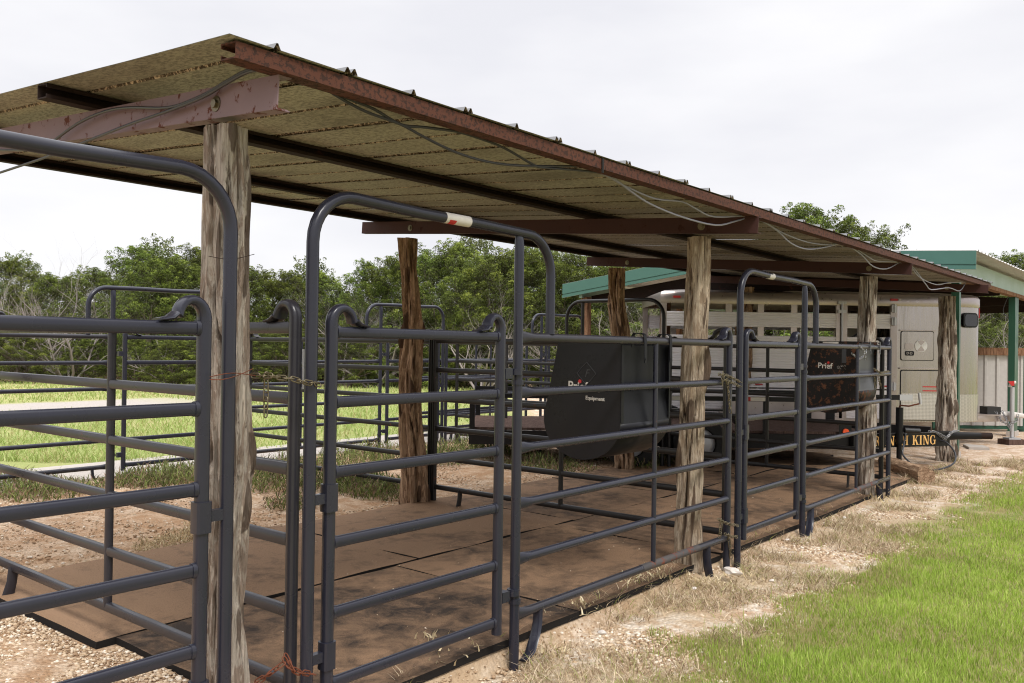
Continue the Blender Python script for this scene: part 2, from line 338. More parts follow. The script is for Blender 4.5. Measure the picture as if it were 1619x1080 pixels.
def np_mesh(name, V, Fq, mat, rnd=None, parent=None, kind=None):
    """V (n,3), Fq (m,k) same-size faces"""
    me = bpy.data.meshes.new(name); k = Fq.shape[1]; m_ = len(Fq)
    me.vertices.add(len(V)); me.vertices.foreach_set('co', V.astype(np.float32).ravel())
    me.loops.add(m_*k); me.loops.foreach_set('vertex_index', Fq.astype(np.int32).ravel())
    me.polygons.add(m_); me.polygons.foreach_set('loop_start', (np.arange(m_)*k).astype(np.int32)); me.polygons.foreach_set('loop_total', np.full(m_, k, np.int32))
    if rnd is not None:
        at_ = me.attributes.new('rnd', 'FLOAT', 'POINT'); at_.data.foreach_set('value', rnd.astype(np.float32))
    me.update(calc_edges=True); me.validate(); me.materials.append(MAT[mat])
    o = bpy.data.objects.new(name, me); COL.objects.link(o)
    if parent: o.parent = parent
    if kind: o['kind'] = kind
    return o

# ------------------------------------------------------------------ ground
def spaced(lo, f0, f1, hi, fine):
    a = list(np.arange(f0, f1, fine)); st = fine; x = f1
    while x < hi: a.append(x); st *= 1.25; x += st
    a.append(hi); st = fine; x = f0-fine
    b = []
    while x > lo: b.append(x); st *= 1.3; x -= st
    b.append(lo); return np.array(b[::-1]+a)
gx, gy = spaced(-150, .5, 9, 700, .06), spaced(-150, .2, 7, 700, .06); gy = np.unique(np.concatenate([gy, [2.8, 2.83, 2.86]]))
GX, GY = np.meshgrid(gx, gy, indexing='ij')
def dip(x, y):
    d = np.interp(x, [2.3, 3.0, 4, 7.3, 10, 14], [0., .085, .09, .06, .025, .0]); return -d*np.clip((2.86-y)/.06, 0, 1)
def gh(x, y):
    v = Vector((x, y, 0)); k = min(1., max(0., (40-hypot(x, y))/30))
    h = (noise.noise(v*1.3)*.02 + noise.noise(v*6)*.008)*k
    if hypot(x, y) > 33: h += noise.noise(v*.05)*.3
    if 2.86 < y < 6.2 and 1.9 < x < 14.2: h = min(h, 0)*.4-.004
    return h+float(dip(x, y))
GZ = np.vectorize(gh)(GX, GY)
V = np.stack([GX, GY, GZ], -1).reshape(-1, 3); nx, ny = len(gx), len(gy); I = np.arange(nx*ny).reshape(nx, ny)
Fq = np.stack([I[:-1, :-1], I[1:, :-1], I[1:, 1:], I[:-1, 1:]], -1).reshape(-1, 4)
g = np_mesh('ground', V, Fq, 'ground_mix', kind='structure'); g.data.polygons.foreach_set('use_smooth', [True]*len(g.data.polygons))
cs = MB(); cs.bx((1.5, 9.62, -.05), (13., 10.85, .035)); tag(cs.build('concrete_path', 'concrete'), None, None, kind='structure')

def blades(name, P, H, W, lean, mat, kind='stuff', rnd=None, parent=None):
    n = len(P); az = rng.random(n)*2*pi; fa = rng.random(n)*2*pi
    L = np.stack([np.cos(az), np.sin(az), np.zeros(n)], -1)*(lean*H)[:, None]; Wv = np.stack([np.cos(fa), np.sin(fa), np.zeros(n)], -1)*(W/2)[:, None]
    up_ = np.zeros((n, 3)); up_[:, 2] = H*np.sqrt(np.maximum(.1, 1-lean**2*.7))
    V = np.stack([P-Wv, P+Wv, P+Wv*.8+L*.3+up_*.55, P-Wv*.8+L*.3+up_*.55, P+L+up_+Wv*.12, P+L+up_-Wv*.12], 1).reshape(-1, 3)
    b = (np.arange(n)*6)[:, None]; Fq = np.concatenate([b+np.array([0, 1, 2, 3]), b+np.array([3, 2, 4, 5])], 0)
    r = rng.random(n) if rnd is None else rnd
    return np_mesh(name, V, Fq, mat, np.repeat(r, 6), parent, kind)
def nz2(x, y, s): return np.array([noise.noise(Vector((a*s, b_*s, 3.3))) for a, b_ in zip(x, y)])
# lawn blades (denser close to the camera, inside what the camera can see)
def in_view(x, y, mg=60, lo=-60, hi=1680):
    zc = x*fw.x+y*fw.y; xc = x*rt0.x+y*rt0.y; px = 809.5+F*xc/zc; return (zc > 1.5) & (px > lo) & (px < hi)
X = []; Y = []
for (x0, x1, dn) in ((2.4, 5, 15000), (5, 7.5, 11000), (7.5, 11, 5500), (11, 18, 2200)):
    n = int((x1-x0)*2.6*dn); X.append(rng.uniform(x0, x1, n)); Y.append(rng.uniform(0, 2.6, n))
X = np.concatenate(X); Y = np.concatenate(Y); e = Y + .35*nz2(X, Y, 1.1) + .3*nz2(X, Y, 4.) + np.maximum(X-12.5, 0)*.35 + np.maximum(3.6-X, 0)*.2
keep = in_view(X, Y) & (e < 2.12+.06*(X < 5.5)+rng.normal(0, .06, len(X))) ; X, Y, e = X[keep], Y[keep], e[keep]
pt = nz2(X, Y, 1.7); pt2 = nz2(X, Y, 6.)
H = (.022+.038*rng.random(len(X)))*(1+.5*pt2+.3*pt)*np.where(e > 2.0, .8, 1); r = np.clip(rng.random(len(X))*.72+.16+.3*pt+.12*pt2, 0, 1); r = np.where(rng.random(len(X)) < .13+.3*(e > 1.8), rng.random(len(X))*.12, r)
tag(blades('lawn_grass', np.stack([X, Y, dip(X, Y)-.004], -1), H, np.full(len(X), .0028)*(1+X*.09), .1+.6*rng.random(len(X))**1.5, 'lawn_blade', rnd=r), 'short bright green mown lawn along the gravel verge', 'grass')
# dry straw and sparse green along the foot of the front panels
n = 80000; X = rng.uniform(2.4, 14.5, n); Y = 2.0+rng.random(n)*.95; k = nz2(X, Y, 1.6)+.6*nz2(X, Y, 5)
keep = in_view(X, Y) & (k+rng.normal(0, .12, n) > -.04+np.where(X > 9, .3, 0)); X, Y = X[keep], Y[keep]; nn = len(X)
tag(blades('dry_grass', np.stack([X, Y, dip(X, Y)], -1), .025+.1*rng.random(nn)**2, np.full(nn, .0034)*(1+X*.07), .6+.7*rng.random(nn), 'straw', rnd=np.clip(rng.random(nn), 0, 1)), 'dead straw-coloured grass matted along the foot of the stall fronts', 'dry grass')
# field grass behind the pens
n = 60000; zc = 11+24*rng.random(n)**1.4; px = rng.uniform(-60, 1240, n); lat = (px-809.5)/F*zc
X = fw.x*zc+rt0.x*lat; Y = fw.y*zc+rt0.y*lat
keep = (Y-.9*np.maximum(X-13, 0) > 10.6) & ~((Y > 19.3) & (Y < 22.8) & (X < 12.5)) & (nz2(X, Y, .6)+rng.normal(0, .25, n) > -.35); X, Y, zc = X[keep], Y[keep], zc[keep]; nn = len(X)
tag(blades('field_grass', np.stack([X, Y, np.zeros(nn)-.01], -1), .06+.12*rng.random(nn), .004*zc**.8*.5, .3+.7*rng.random(nn), 'field_blade'), 'pale yellow-green pasture grass in the field behind the pens', 'grass')
# weeds and dry scrub
def scrub(name, spots, mat, label, hh=.3):
    P = []; H = []; Rn = []
    for (px, py, r, n, h) in spots:
        c = at(px, py, z=0)
        for _ in range(int(n*.85)):
            a = random.random()*2*pi; q = r*1.0*random.random()**.6; z0 = random.random()**1.6*h*.7*(1-q/r*.5)
            P.append((c.x+cos(a)*q, c.y+sin(a)*q, z0+float(dip(c.x, c.y)))); H.append((.03+.08*random.random())*h/.25); Rn.append(min(1, max(0, random.random()*.6+(h-.1)*.8+random.random()*.2)))
    P = np.array(P); n = len(P)
    return tag(blades(name, P, np.array(H), np.full(n, .011), .3+rng.random(n), mat, rnd=np.array(Rn)), label, 'weeds')
scrub('weeds', [(20, 775, .45, 1500, .28), (70, 785, .4, 1300, .25), (120, 775, .35, 700, .18), (215, 765, .4, 1200, .22), (265, 762, .5, 1800, .3), (310, 752, .4, 1000, .22), (425, 770, .5, 1500, .28), (450, 745, .5, 1500, .28), (465, 800, .3, 700, .2),
    (535, 770, .45, 1300, .3), (575, 775, .45, 1300, .3), (610, 785, .35, 1000, .25), (560, 735, .6, 1500, .35), (600, 720, .5, 900, .3), (690, 730, .5, 1200, .35), (740, 720, .6, 1300, .35), (800, 715, .6, 1200, .3), (850, 740, .5, 900, .25), (900, 745, .4, 600, .15), (1010, 742, .25, 600, .22), (1045, 735, .25, 500, .2), (940, 725, .4, 500, .2)],
    'weed_leaf', 'low green and brown weeds growing through the gravel in the pens')
scrub('dead_weeds', [(270, 862, .28, 900, .08), (300, 850, .2, 500, .1), (240, 868, .15, 200, .06), (315, 838, .12, 260, .16), (1205, 742, .2, 260, .08)], 'straw', 'flattened dead brown weeds on the bare gravel of the first pen')
scrub('mat_tufts', [(1175, 757, .1, 60, .12), (1000, 925, .12, 120, .12), (1030, 915, .15, 140, .13), (920, 968, .12, 60, .12), (700, 1035, .2, 60, .14), (1090, 908, .1, 110, .12), (1130, 912, .12, 120, .12), (1380, 790, .2, 160, .14), (1410, 785, .2, 120, .12), (865, 1010, .12, 70, .16), (1180, 900, .15, 120, .1)], 'straw', 'small tufts of half-dry grass at the front edge of the rubber mats')
# pebbles
def pebbles(name, X, Y, S, label, seed=0):
    ico_v = np.array([(0, 0, 1), (.894, 0, .447), (.276, .851, .447), (-.724, .526, .447), (-.724, -.526, .447), (.276, -.851, .447), (.724, .526, -.447), (-.276, .851, -.447), (-.894, 0, -.447), (-.276, -.851, -.447), (.724, -.526, -.447), (0, 0, -1)])
    ico_f = np.array([(0, 1, 2), (0, 2, 3), (0, 3, 4), (0, 4, 5), (0, 5, 1), (1, 6, 2), (2, 7, 3), (3, 8, 4), (4, 9, 5), (5, 10, 1), (2, 6, 7), (3, 7, 8), (4, 8, 9), (5, 9, 10), (1, 10, 6), (11, 7, 6), (11, 8, 7), (11, 9, 8), (11, 10, 9), (11, 6, 10)])
    n = len(X); a = rng.random(n)*2*pi; j = 1+rng.normal(0, .22, (n, 12, 1)); v = ico_v[None]*j
    v = v*(S[:, None, None]*np.stack([np.ones(n), .55+.4*rng.random(n), .35+.35*rng.random(n)], -1)[:, None, :])
    ca, sa = np.cos(a)[:, None], np.sin(a)[:, None]; x = v[..., 0]*ca-v[..., 1]*sa; y = v[..., 0]*sa+v[..., 1]*ca
    V = np.stack([x+X[:, None], y+Y[:, None], v[..., 2]+S[:, None]*.12+dip(X, Y)[:, None]], -1).reshape(-1, 3)
    Fq = (ico_f[None]+(np.arange(n)*12)[:, None, None]).reshape(-1, 3)
    return tag(np_mesh(name, V, Fq, 'pebble', np.repeat(rng.random(n), 12), kind='stuff'), label, 'gravel')
n = 30000; X = rng.uniform(.7, 2.7, n); Y = rng.uniform(2.85, 5.4, n); k = ~((X > 2.04) & (Y > 4.3)) & ~((X > 2.15) & (Y > 2.8))
pebbles('coarse_gravel', X[k], Y[k], .004+.0115*rng.random(k.sum())**2, 'coarse pale broken limestone gravel in front of the first mats')
n = 60000; X = 2.6+10.4*rng.random(n)**1.3; Y = rng.uniform(1.85, 2.84, n); k = nz2(X, Y, 1.2)+.5*nz2(X, Y, 4)+rng.normal(0, .2, n) < -.05
pebbles('verge_gravel', X[k], Y[k], .004+.012*rng.random(k.sum())**2.5, 'fine pale gravel strip between the lawn and the stall fronts')
n = 26000; X = rng.uniform(2., 12, n); Y = rng.uniform(6.05, 9.6, n)
pebbles('pen_gravel', X, Y, .004+.012*rng.random(n)**3, 'fine orange-tan gravel covering the open back of the pens')

# ------------------------------------------------------------------ the shelter
YF, ZT, GAP = 2.77, 1.60, .284
shelter = empty('shade_shelter', (1.82, 2.87, 0), 'long lean-to shade shelter of cedar log posts, rusty steel beams and a tin roof', 'shelter')
SO = Vector(shelter.location)
def roof_z(y): return 2.485+.072*(y-2.5)
def log_post(x, y, h, r, seed, mat, tx=0, ty=0, lob=.22, name='post', parent=shelter, label=None):
    n, dz = 56, .03; N = int(h/dz)+1; mb = MB(); V = []; SM = []
    for i in range(N+1):
        z = h*i/N; t = z/h; rr = r*(1.1-.16*t+.08*math.exp(-z*6))
        bd_ = .018 if lob < .2 else .07; cx = tx*t+bd_*noise.noise(Vector((seed*9.1, z*1.1, 0))); cy = ty*t+bd_*noise.noise(Vector((seed*3.7+50, z*1.1, 0)))
        for k in range(n):
            a = 2*pi*k/n+.25*noise.noise(Vector((seed, z*.7, 7))); u, w = cos(a), sin(a)
            f1 = noise.noise(Vector((u*1.3+seed*7, w*1.3, z*1.15))); f2 = noise.noise(Vector((u*3.2+seed*3, w*3.2, z*2.2+9)))
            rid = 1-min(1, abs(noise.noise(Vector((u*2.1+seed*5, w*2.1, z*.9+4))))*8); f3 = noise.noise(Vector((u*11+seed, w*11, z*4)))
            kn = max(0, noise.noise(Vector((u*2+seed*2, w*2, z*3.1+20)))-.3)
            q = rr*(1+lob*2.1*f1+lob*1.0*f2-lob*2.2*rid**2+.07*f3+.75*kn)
            V.append((cx+q*u, cy+q*w, z-.02)); SM.append(max(rid**1.5, min(1, kn*6)))  # mask for shade painted into the grooves, plus real knots
    Fs = []
    for i in range(N):
        for k in range(n): Fs.append((i*n+k, i*n+(k+1) % n, (i+1)*n+(k+1) % n, (i+1)*n+k))
    Fs.append(tuple(range(N*n, N*n+n))); mb.v = V; mb.f = Fs
    o = mb.build(name, mat, parent, loc=Vector((x, y, 0))-(Vector(parent.location) if parent else Vector()), ang=60)
    at_ = o.data.attributes.new('groove_shade_knots', 'FLOAT', 'POINT'); at_.data.foreach_set('value', SM)
    if label: o['label'] = label
    return o
posts = [(1.90, 2.94, .082, 3, 'cedar_grey', -.07, -.02, .19), (5.56, 2.93, .082, 5, 'cedar_pale', .12, -.02, .185), (9.62, 2.93, .085, 7, 'cedar_grey', 0, 0, .19), (13.62, 3.03, .112, 9, 'cedar_grey', 0, 0, .19),
         (5.86, 6.0, .088, 13, 'cedar_brown', -.06, .05, .34), (9.43, 5.80, .105, 17, 'cedar_brown', -.15, .1, .32), (13.35, 6.0, .12, 19, 'cedar_brown', 0, 0, .3), (1.84, 6.0, .1, 23, 'cedar_grey', 0, 0, .2)]
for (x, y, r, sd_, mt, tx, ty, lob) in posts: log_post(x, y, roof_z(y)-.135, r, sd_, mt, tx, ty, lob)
def channel(p0, p1, h, w, t, mat, name, parent, open_dir, lip=.018, upv=None):
    """C section from p0 to p1 (centre of the web's bottom edge); open_dir = way the flanges point"""
    p0, p1 = Vector(p0), Vector(p1); T = (p1-p0).normalized(); O = Vector(open_dir).normalized(); U = O.cross(T) if upv is None else Vector(upv)
    if U.z < 0: U = -U
    pl = [(0, 0), (w, 0), (w, lip), (w-t, lip), (w-t, t), (t, t), (t, h-t), (w-t, h-t), (w-t, h-lip), (w, h-lip), (w, h), (0, h)]
    mb = MB(); n = len(pl); 
    for p in (p0, p1):
        for u, v_ in pl: mb.v.append(tuple(p+O*u+U*v_-SO))
    mb.f.append(tuple(range(n))[::-1]); mb.f.append(tuple(range(n, 2*n)))
    for k in range(n): mb.f.append((k, (k+1) % n, n+(k+1) % n, n+k))
    return mb.build(name, mat, parent, smooth=False)
for i, (x, y0, y1, hgt) in enumerate(((1.80, 2.55, 7., .12), (5.75, 2.50, 6.68, .115), (9.66, 2.50, 6.62, .115), (13.12, 2.42, 6.65, .11))):
    b_ = channel((x, y0, roof_z(y0)-hgt), (x, y1, roof_z(y1)-hgt), hgt, .055, .006, 'beam_lit' if i == 0 else 'beam_shaded', 'beam', shelter, (1, 0, 0), .004)
    for yb in (2.93, 5.98):
        bb = MB(); zc = roof_z(yb)-hgt*.55
        bb.sweep([(x-.014, yb, zc), (x+.0, yb, zc)], .017, 6, p=2); bb.sweep([(x-.004, yb, zc), (x+.0, yb, zc)], .03, 14)
        bb.v = [tuple(Vector(q)-SO) for q in bb.v]; o = bb.build('bolt', 'chain_brass'); o.parent = b_
PX0, PX1 = 1.605, 13.75
for y, mt in ((2.50, 'fascia_rust'), (3.87, 'purlin_dark'), (5.37, 'purlin_dark'), (6.42, 'purlin_dark')):
    sgn = 1 if y < 3 else -1
    w = .09; h = .056 if y < 3 else .062
    y0 = y if sgn > 0 else y
    # channel lying with its lips towards the eave: back web and two flanges
    mb = MB(); z = roof_z(y)+.001; pl = [(0, .0), (w, 0.), (w, h), (0, h), (0, h-.017), (.005, h-.017), (.005, h-.005), (w-.005, h-.005), (w-.005, .005), (.005, .005), (.005, .017), (0, .017)]
    if y < 3: pl = [(0, 0), (w, 0), (w, .016), (w-.005, .016), (w-.005, .005), (.005, .005), (.005, h-.005), (w-.005, h-.005), (w-.005, h-.016), (w, h-.016), (w, h), (0, h)]
    n = len(pl); x0 = PX0+(0 if y < 3 else -.03); xs = [x0, 5.3, 9.2, PX1]
    for xx in (x0, PX1):
        for u, v_ in pl: mb.v.append(tuple(Vector((xx, y+u, z+v_+u*.072))-SO))
    mb.f.append(tuple(range(n))); mb.f.append(tuple(range(n, 2*n))[::-1])
    for k in range(n): mb.f.append((k, n+k, n+(k+1) % n, (k+1) % n))
    mb.build('purlin', mt, shelter, smooth=False)
# tin roof sheets, one every other rib
RIB = .3245; sheet_w = RIB*2; xs0 = 1.754-RIB*.95; k = 0; y0, y1 = 2.49, 6.62; x = 1.43
def zt_(y): return roof_z(y)+.064
first = None; NS = 19
for s_ in range(NS):
    xa = 1.43+s_*sheet_w; prof = []; base = [0.]
    def rib(c, big): return [(c-.014, 0), (c-.003, .021), (c+.003, .021), (c+.014, 0)]
    off = 1.754-1.43
    if s_ % 1 == 0:
        prof = [(0, 0)] + rib(off-.0, True) + rib(off+RIB-.04, True) + [(sheet_w+.03-.0, .0)]
        prof = [(0, 0)] + rib(off, True) + rib(off+RIB-.045, False) + [(sheet_w-.035, 0), (sheet_w-.018, .026), (sheet_w+.012, .026)]
        prof = [(0, 0.0)] + rib(off, True) + [(off+RIB-.032, 0), (off+RIB-.021, .021), (off+RIB-.015, .021), (off+RIB-.002, .003), (off+RIB+.012, .022), (off+RIB+.018, .022), (off+RIB+.029, .001)]
        prof = [q for q in prof]
    end = off+RIB+.045
    prof = [(p[0], p[1]) for p in prof]
    # sheet s covers from just after the previous double rib to the end of its own
    st = .14 if s_ == 0 else (off+RIB+.019-sheet_w)
    prof[0] = (st, 0.)
    mb = MB(); jit = random.uniform(-.006, .006); ny = 12; wav = random.random()*9
    for j in range(ny+1):
        y = y0+jit+(y1-y0)*j/ny
        for (u, h_) in prof: mb.v.append(tuple(Vector((xa+u, y, zt_(y)+h_+.0012+.003*noise.noise(Vector((xa+u, y*1.2, wav)))))-SO))
    np_ = len(prof)
    for j in range(ny):
        for q in range(np_-1): mb.f.append((j*np_+q, j*np_+q+1, (j+1)*np_+q+1, (j+1)*np_+q))
    o = mb.build('roof_sheet', 'tin_top', shelter, smooth=False)
    md = o.modifiers.new('t', 'SOLIDIFY'); md.thickness = .0012; md.offset = 1; md.material_offset = 2; md.material_offset_rim = 0
    [o.data.materials.append(MAT[q]) for q in ('tin_top', 'roof_tin', 'roof_rib')]
    for f in o.data.polygons:
        q = f.index % (np_-1)
        if q in (1, 2, 3, 5, 6, 7, 8, 9, 10): f.material_index = 1

# ------------------------------------------------------------------ stall fronts
def curl_pts(x, s, zt=ZT, z0=.12, w=.165, hh=.115):
    """stile path: up, over and down onto the top rail; s = way it curls along x"""
    P = [(x, 0, z0), (x, 0, zt-.05), (x, 0, zt+.01)]; S = [(.024, .024)]*3
    r = .052; n = 11; zc = zt+hh-.025-r
    for i in range(n):
        a = pi-pi*i/(n-1)*.97; k = i/(n-1)
        P.append((x+s*(r+r*cos(a)), 0, zc+r*1.15*sin(a))); S.append((.024+.010*k**2, .024-.011*k))
    P += [(x+s*.112, 0, zt+.048), (x+s*.132, 0, zt+.033), (x+s*.178, 0, zt+.026)]; S += [(.036, .010), (.038, .008), (.034, .005)]
    return P, S
def build_gate(parent, xa, xb, mat, lat=1, name='gate', z0=.10, square=3.2):
    g_ = MB()
    gate = bpy.data.objects.new(name, None); COL.objects.link(gate); gate.parent = parent
    for x, s in ((xa, 1), (xb, -1)):
        P, S = curl_pts(x, s); MB().sweep(P, S, 14, nrm=(0, 1, 0), p=2.6).build('gate_stile', mat, gate)
    for k in range(6):
        z = ZT-k*GAP; m_ = MB().sweep([(xa+.018, 0, z), (xb-.018, 0, z)], (.0165, .0235), 14, nrm=(0, 1, 0), p=square)
        for xe in (xa+.028, xb-.028): m_.sweep([(xe-.008, 0, z), (xe+.008, 0, z)], (.0205, .0275), 12, nrm=(0, 1, 0), p=2.4)
        m_.build('gate_rail', mat, gate)
    for z in (ZT-2.35*GAP, .3):
        MB().sweep([(xa, 0, z-.055), (xa, 0, z+.055)], .031, 12, nrm=(0, 1, 0), p=3.5).bx((xa-.085, -.014, z-.02), (xa-.028, .014, z+.02)).build('hinge', mat, gate)
    for z in (1.42, .30):
        lt = MB(); lt.bx((xb+.02, -.02, z-.03), (xb+.075, .02, z+.022)); lt.sweep([(xb+.125, 0, z-.012), (xb+.125, 0, z+.012)], .035, 16).sweep([(xb+.125, 0, z+.012), (xb+.125, 0, z+.02)], .03, 16)
        lt.build('latch', mat, gate)
    return gate
def pinch_rail(m_, xa, xb, z, r=.0245, n=14, pa=True, pb=False):
    P = [(xa, 0, z), (xa+.03, 0, z), (xa+.06, 0, z), (xa+.10, 0, z), (xb-.02, 0, z)]; S = [(.01, .031), (.012, .031), (.02, .028), (r, r), (r, r)]
    if not pa: P = P[:1]+P[3:]; S = [(r, r)]+S[3:]
    m_.sweep(P, S, n, nrm=(0, 1, 0))
def build_unit(x0, L, mat, label, group, loc, mirror=False, gate_mat=None, brace=True, sticker=None, y_g=0.):
    """stall front: hoop, gate and panel.  local x runs from the hinge upright"""
    root = empty('stall_front', loc, label, 'stall front', group)
    gate_mat = gate_mat or mat
    UP, GA, GB, PI_, HE, EN = 0., .10, 1.16, 1.30, 1.57, L
    zt = 2.155; r = .2
    P = [(UP, 0, -.08)]+[(UP, 0, z) for z in (.5, 1., 1.5, zt-r-.05)]+[tuple(q) for q in arc((UP+r, 0, zt-r), r, pi, pi/2, 9, (1, 0, 0), (0, 0, 1))]+[(x, 0, zt-.012) for x in (.6, 1.)]+[tuple(q) for q in arc((HE-r, 0, zt-r-.02), r, pi/2, 0, 9, (1, 0, 0), (0, 0, 1))]+[(HE, 0, 1.8), (HE, 0, ZT+.02)]
    MB().sweep(P, .0255, 16, nrm=(0, 1, 0)).build('hoop', mat, root)
    pp = MB().sweep([(PI_, 0, -.115), (PI_, 0, zt-.14), (PI_, 0, zt-.06), (PI_, 0, zt-.025)], [.0255, .0255, (.02, .028), (.006, .03)], 16, nrm=(0, 1, 0)); pp.build('upright', mat, root)
    cl = MB(); 
    for z in (1.37, .255): cl.sweep([(PI_, 0, z-.012), (PI_, 0, z+.012)], .0315, 16)
    cl.build('collar', mat, root)
    for k in range(6):
        m_ = MB(); pinch_rail(m_, PI_+.02, EN, ZT-k*GAP, .0245 if k in (0, 5) else .0225); m_.build('rail', 'tube_worn' if k in (0, 5) and mat == 'tube_grey' else mat, root)
    Pc, S = curl_pts(EN, -1, z0=-.06); MB().sweep(Pc, S, 14, nrm=(0, 1, 0), p=2.4).build('end_stile', mat, root)
    if brace:
        xm = PI_+(EN-PI_)*.565; MB().sweep([(xm, -.004, ZT-5*GAP), (xm, -.004, ZT)], .0155, 10, nrm=(0, 1, 0)).build('brace', mat, root)
    for xf, d in ((PI_+.20, -1), (EN-.32, 1)):
        Pf = [(xf, 0, ZT-5*GAP-.01), (xf-.005, 0, .1), (xf-.03, -.005, .04), (xf-.09, -.02, -.03), (xf-.16, -.03, -.07+.004*L)] if d < 0 else [(xf, 0, ZT-5*GAP-.01), (xf, 0, .1), (xf, -.01, .02), (xf+.01, -.02, -.04)]
        MB().sweep(Pf, [(.03, .014), (.032, .012), (.033, .01), (.033, .008), (.03, .005)][:len(Pf)], 10).build('foot', mat, root)
    gate = build_gate(root, GA, GB, gate_mat); gate.location.y = y_g
    if sticker:
        MB().sweep([(sticker, 0, zt-.012), (sticker+.17, 0, zt-.012)], .0262, 16, nrm=(0, 1, 0)).build('sticker', 'white_paint', root)
        s2 = MB(); s2.sweep([(sticker+.02, 0, zt-.012), (sticker+.065, 0, zt-.012)], .0266, 16, nrm=(0, 1, 0)); 
        s2.f = s2.f[:16]; s2.f = [f for i, f in enumerate(s2.f) if i in (9, 10, 11)]; s2.build('sticker_mark', 'sticker_red', root)
    if mirror:
        for o in [root]: o.scale.x = -1
    return root
GF = 'gated stall fronts along the gravel verge'
u1 = build_unit(0, 3.76, 'tube_grey', 'grey tubular stall front with hooped gate, nearest full one, black feeder hanging inside', GF, (2.135, YF, 0), sticker=.74)
u2 = build_unit(0, 3.80, 'tube_grey', 'grey tubular stall front at the far end, rusty feeder hanging inside', GF, (6.075, YF, 0), sticker=None)
st = MB().sweep([(.50, 0, 2.143), (.60, 0, 2.143)], .0262, 16, nrm=(0, 1, 0)).build('sticker', 'white_paint', u2)
u0 = build_unit(0, 3.76, 'tube_grey', 'grey stall front cut off by the left edge, gate hinged beside the first log post', GF, (1.775, YF+.01, 0), mirror=True)
# rust patches on the bottom and top rails of the two fronts
for (u, xa, xb) in ((u1, 2.55, 3.3), (u2, 2.6, 3.3)):
    mb = MB().sweep([(xa, 0, ZT-5*GAP+.001), (xb, 0, ZT-5*GAP+.001)], .0249, 14, nrm=(0, 1, 0)); mb.build('rust_patch', 'rust_patch' if 'rust_patch' in MAT else painted('rust_patch', (.05, .048, .05), .5, .52, rustcol=(.1, .04, .028), rs=14), u)

# ------------------------------------------------------------------ dividers (run away from the fronts)
def divider(x, y0, mat, label, hoop_at=None, n=2, dz=0., group='tubular dividers between the stalls'):
    root = empty('divider_panel', (x, y0, dz), label, 'fence panel', group)
    L = 3.05
    def seg(a, b, full=True):
        # built along local x then turned so that local x -> world y
        for k in range(6): MB().sweep([(a+.02, 0, ZT-k*GAP), (b-.02, 0, ZT-k*GAP)], (.018, .024), 14, nrm=(0, 1, 0), p=4.).build('rail', mat, root)
        for xx, s in ((a, 1), (b, -1)):
            P, S = curl_pts(xx, s, z0=.02); MB().sweep(P, S, 14, nrm=(0, 1, 0), p=2.6).build('stile', mat, root)
        xm = (a+b)/2; MB().sweep([(xm, .0, ZT-5*GAP), (xm, .0, ZT)], .021, 12, nrm=(0, 1, 0)).build('brace', mat, root)
        for xf in (a+.35, b-.35): MB().sweep([(xf, 0, ZT-5*GAP), (xf, .01, .09), (xf, .03, .01)], [(.03, .014), (.03, .012), (.035, .006)], 10).build('foot', mat, root)
    if hoop_at is None:
        for i in range(n): seg(i*(L+.06), i*(L+.06)+L)
    else:
        seg(0, hoop_at-.1); a, b = hoop_at, hoop_at+1.55; zt = 2.2; r = .24
        P = [(a, 0, 0), (a, 0, 1.), (a, 0, zt-r)]+[tuple(q) for q in arc((a+r, 0, zt-r), r, pi, pi/2, 8, (1, 0, 0), (0, 0, 1))]+[tuple(q) for q in arc((b-r, 0, zt-r), r, pi/2, 0, 8, (1, 0, 0), (0, 0, 1))]+[(b, 0, 1.), (b, 0, 0)]
        MB().sweep(P, .025, 14, nrm=(0, 1, 0)).build('hoop', mat, root)
        MB().sweep([(b-.27, 0, 0), (b-.27, 0, zt-.02)], .025, 12, nrm=(0, 1, 0)).build('upright', mat, root)
        for k in range(6): MB().sweep([(a+.12, 0, ZT-k*GAP), (b-.38, 0, ZT-k*GAP)], (.018, .024), 14, nrm=(0, 1, 0), p=4.).build('rail', mat, root)
        for xx, s in ((a+.1, 1), (b-.36, -1)):
            Pc, S = curl_pts(xx, s, z0=.1); MB().sweep(Pc, S, 14, nrm=(0, 1, 0), p=2.6).build('stile', mat, root)
        seg(b+.08, b+2.1)
    root.rotation_euler[2] = pi/2
    return root
dv = divider(2.125, 2.86, 'tube_worn', 'grey tubular divider between the first two stalls, ending beside the first gate hoop', dz=.015)
sc_ = MB().sweep([at(480, 552, y=2.832), at(480, 615, y=2.834)], (.0035, .006), 8).build('worn_strip', 'galv', dv); sc_.matrix_local = (Matrix.Translation(dv.location) @ Matrix.Rotation(pi/2, 4, 'Z')).inverted()
divider(6.05, 2.86, 'tube_dark', 'dark rusty tubular divider between the second and third stalls')
divider(9.93, 2.86, 'tube_dark', 'black tubular divider at the far end of the stalls with a hooped walk-through', hoop_at=2.72)
# ------------------------------------------------------------------ back line of the pens
GB_ = 'thin grey fronts along the back of the pens'
for (xu, lab) in ((5.86, 'grey back fence with hooped gate, seen left of the first log post'), (9.78, 'grey back fence with hooped gate behind the dark brown log post'), (13.62, 'grey tubular back fence with hooped gate, farthest along the back of the pens')):
    u = build_unit(0, 3.76, 'tube_grey', lab, GB_, (xu, 9.4, 0), mirror=True, brace=True)
u = divider(9.75, 9.95, 'tube_grey', 'spare grey tubular panel standing behind the back fence', n=1, group=None); u.rotation_euler[2] = radians(3); tag(u, None, 'fence panel')
u = divider(2.2, 9.62, 'tube_grey', 'second grey tubular panel doubled behind the back fence of the middle pen', n=1, group=None); u.rotation_euler[2] = radians(1.5); u.location.x = 9.9

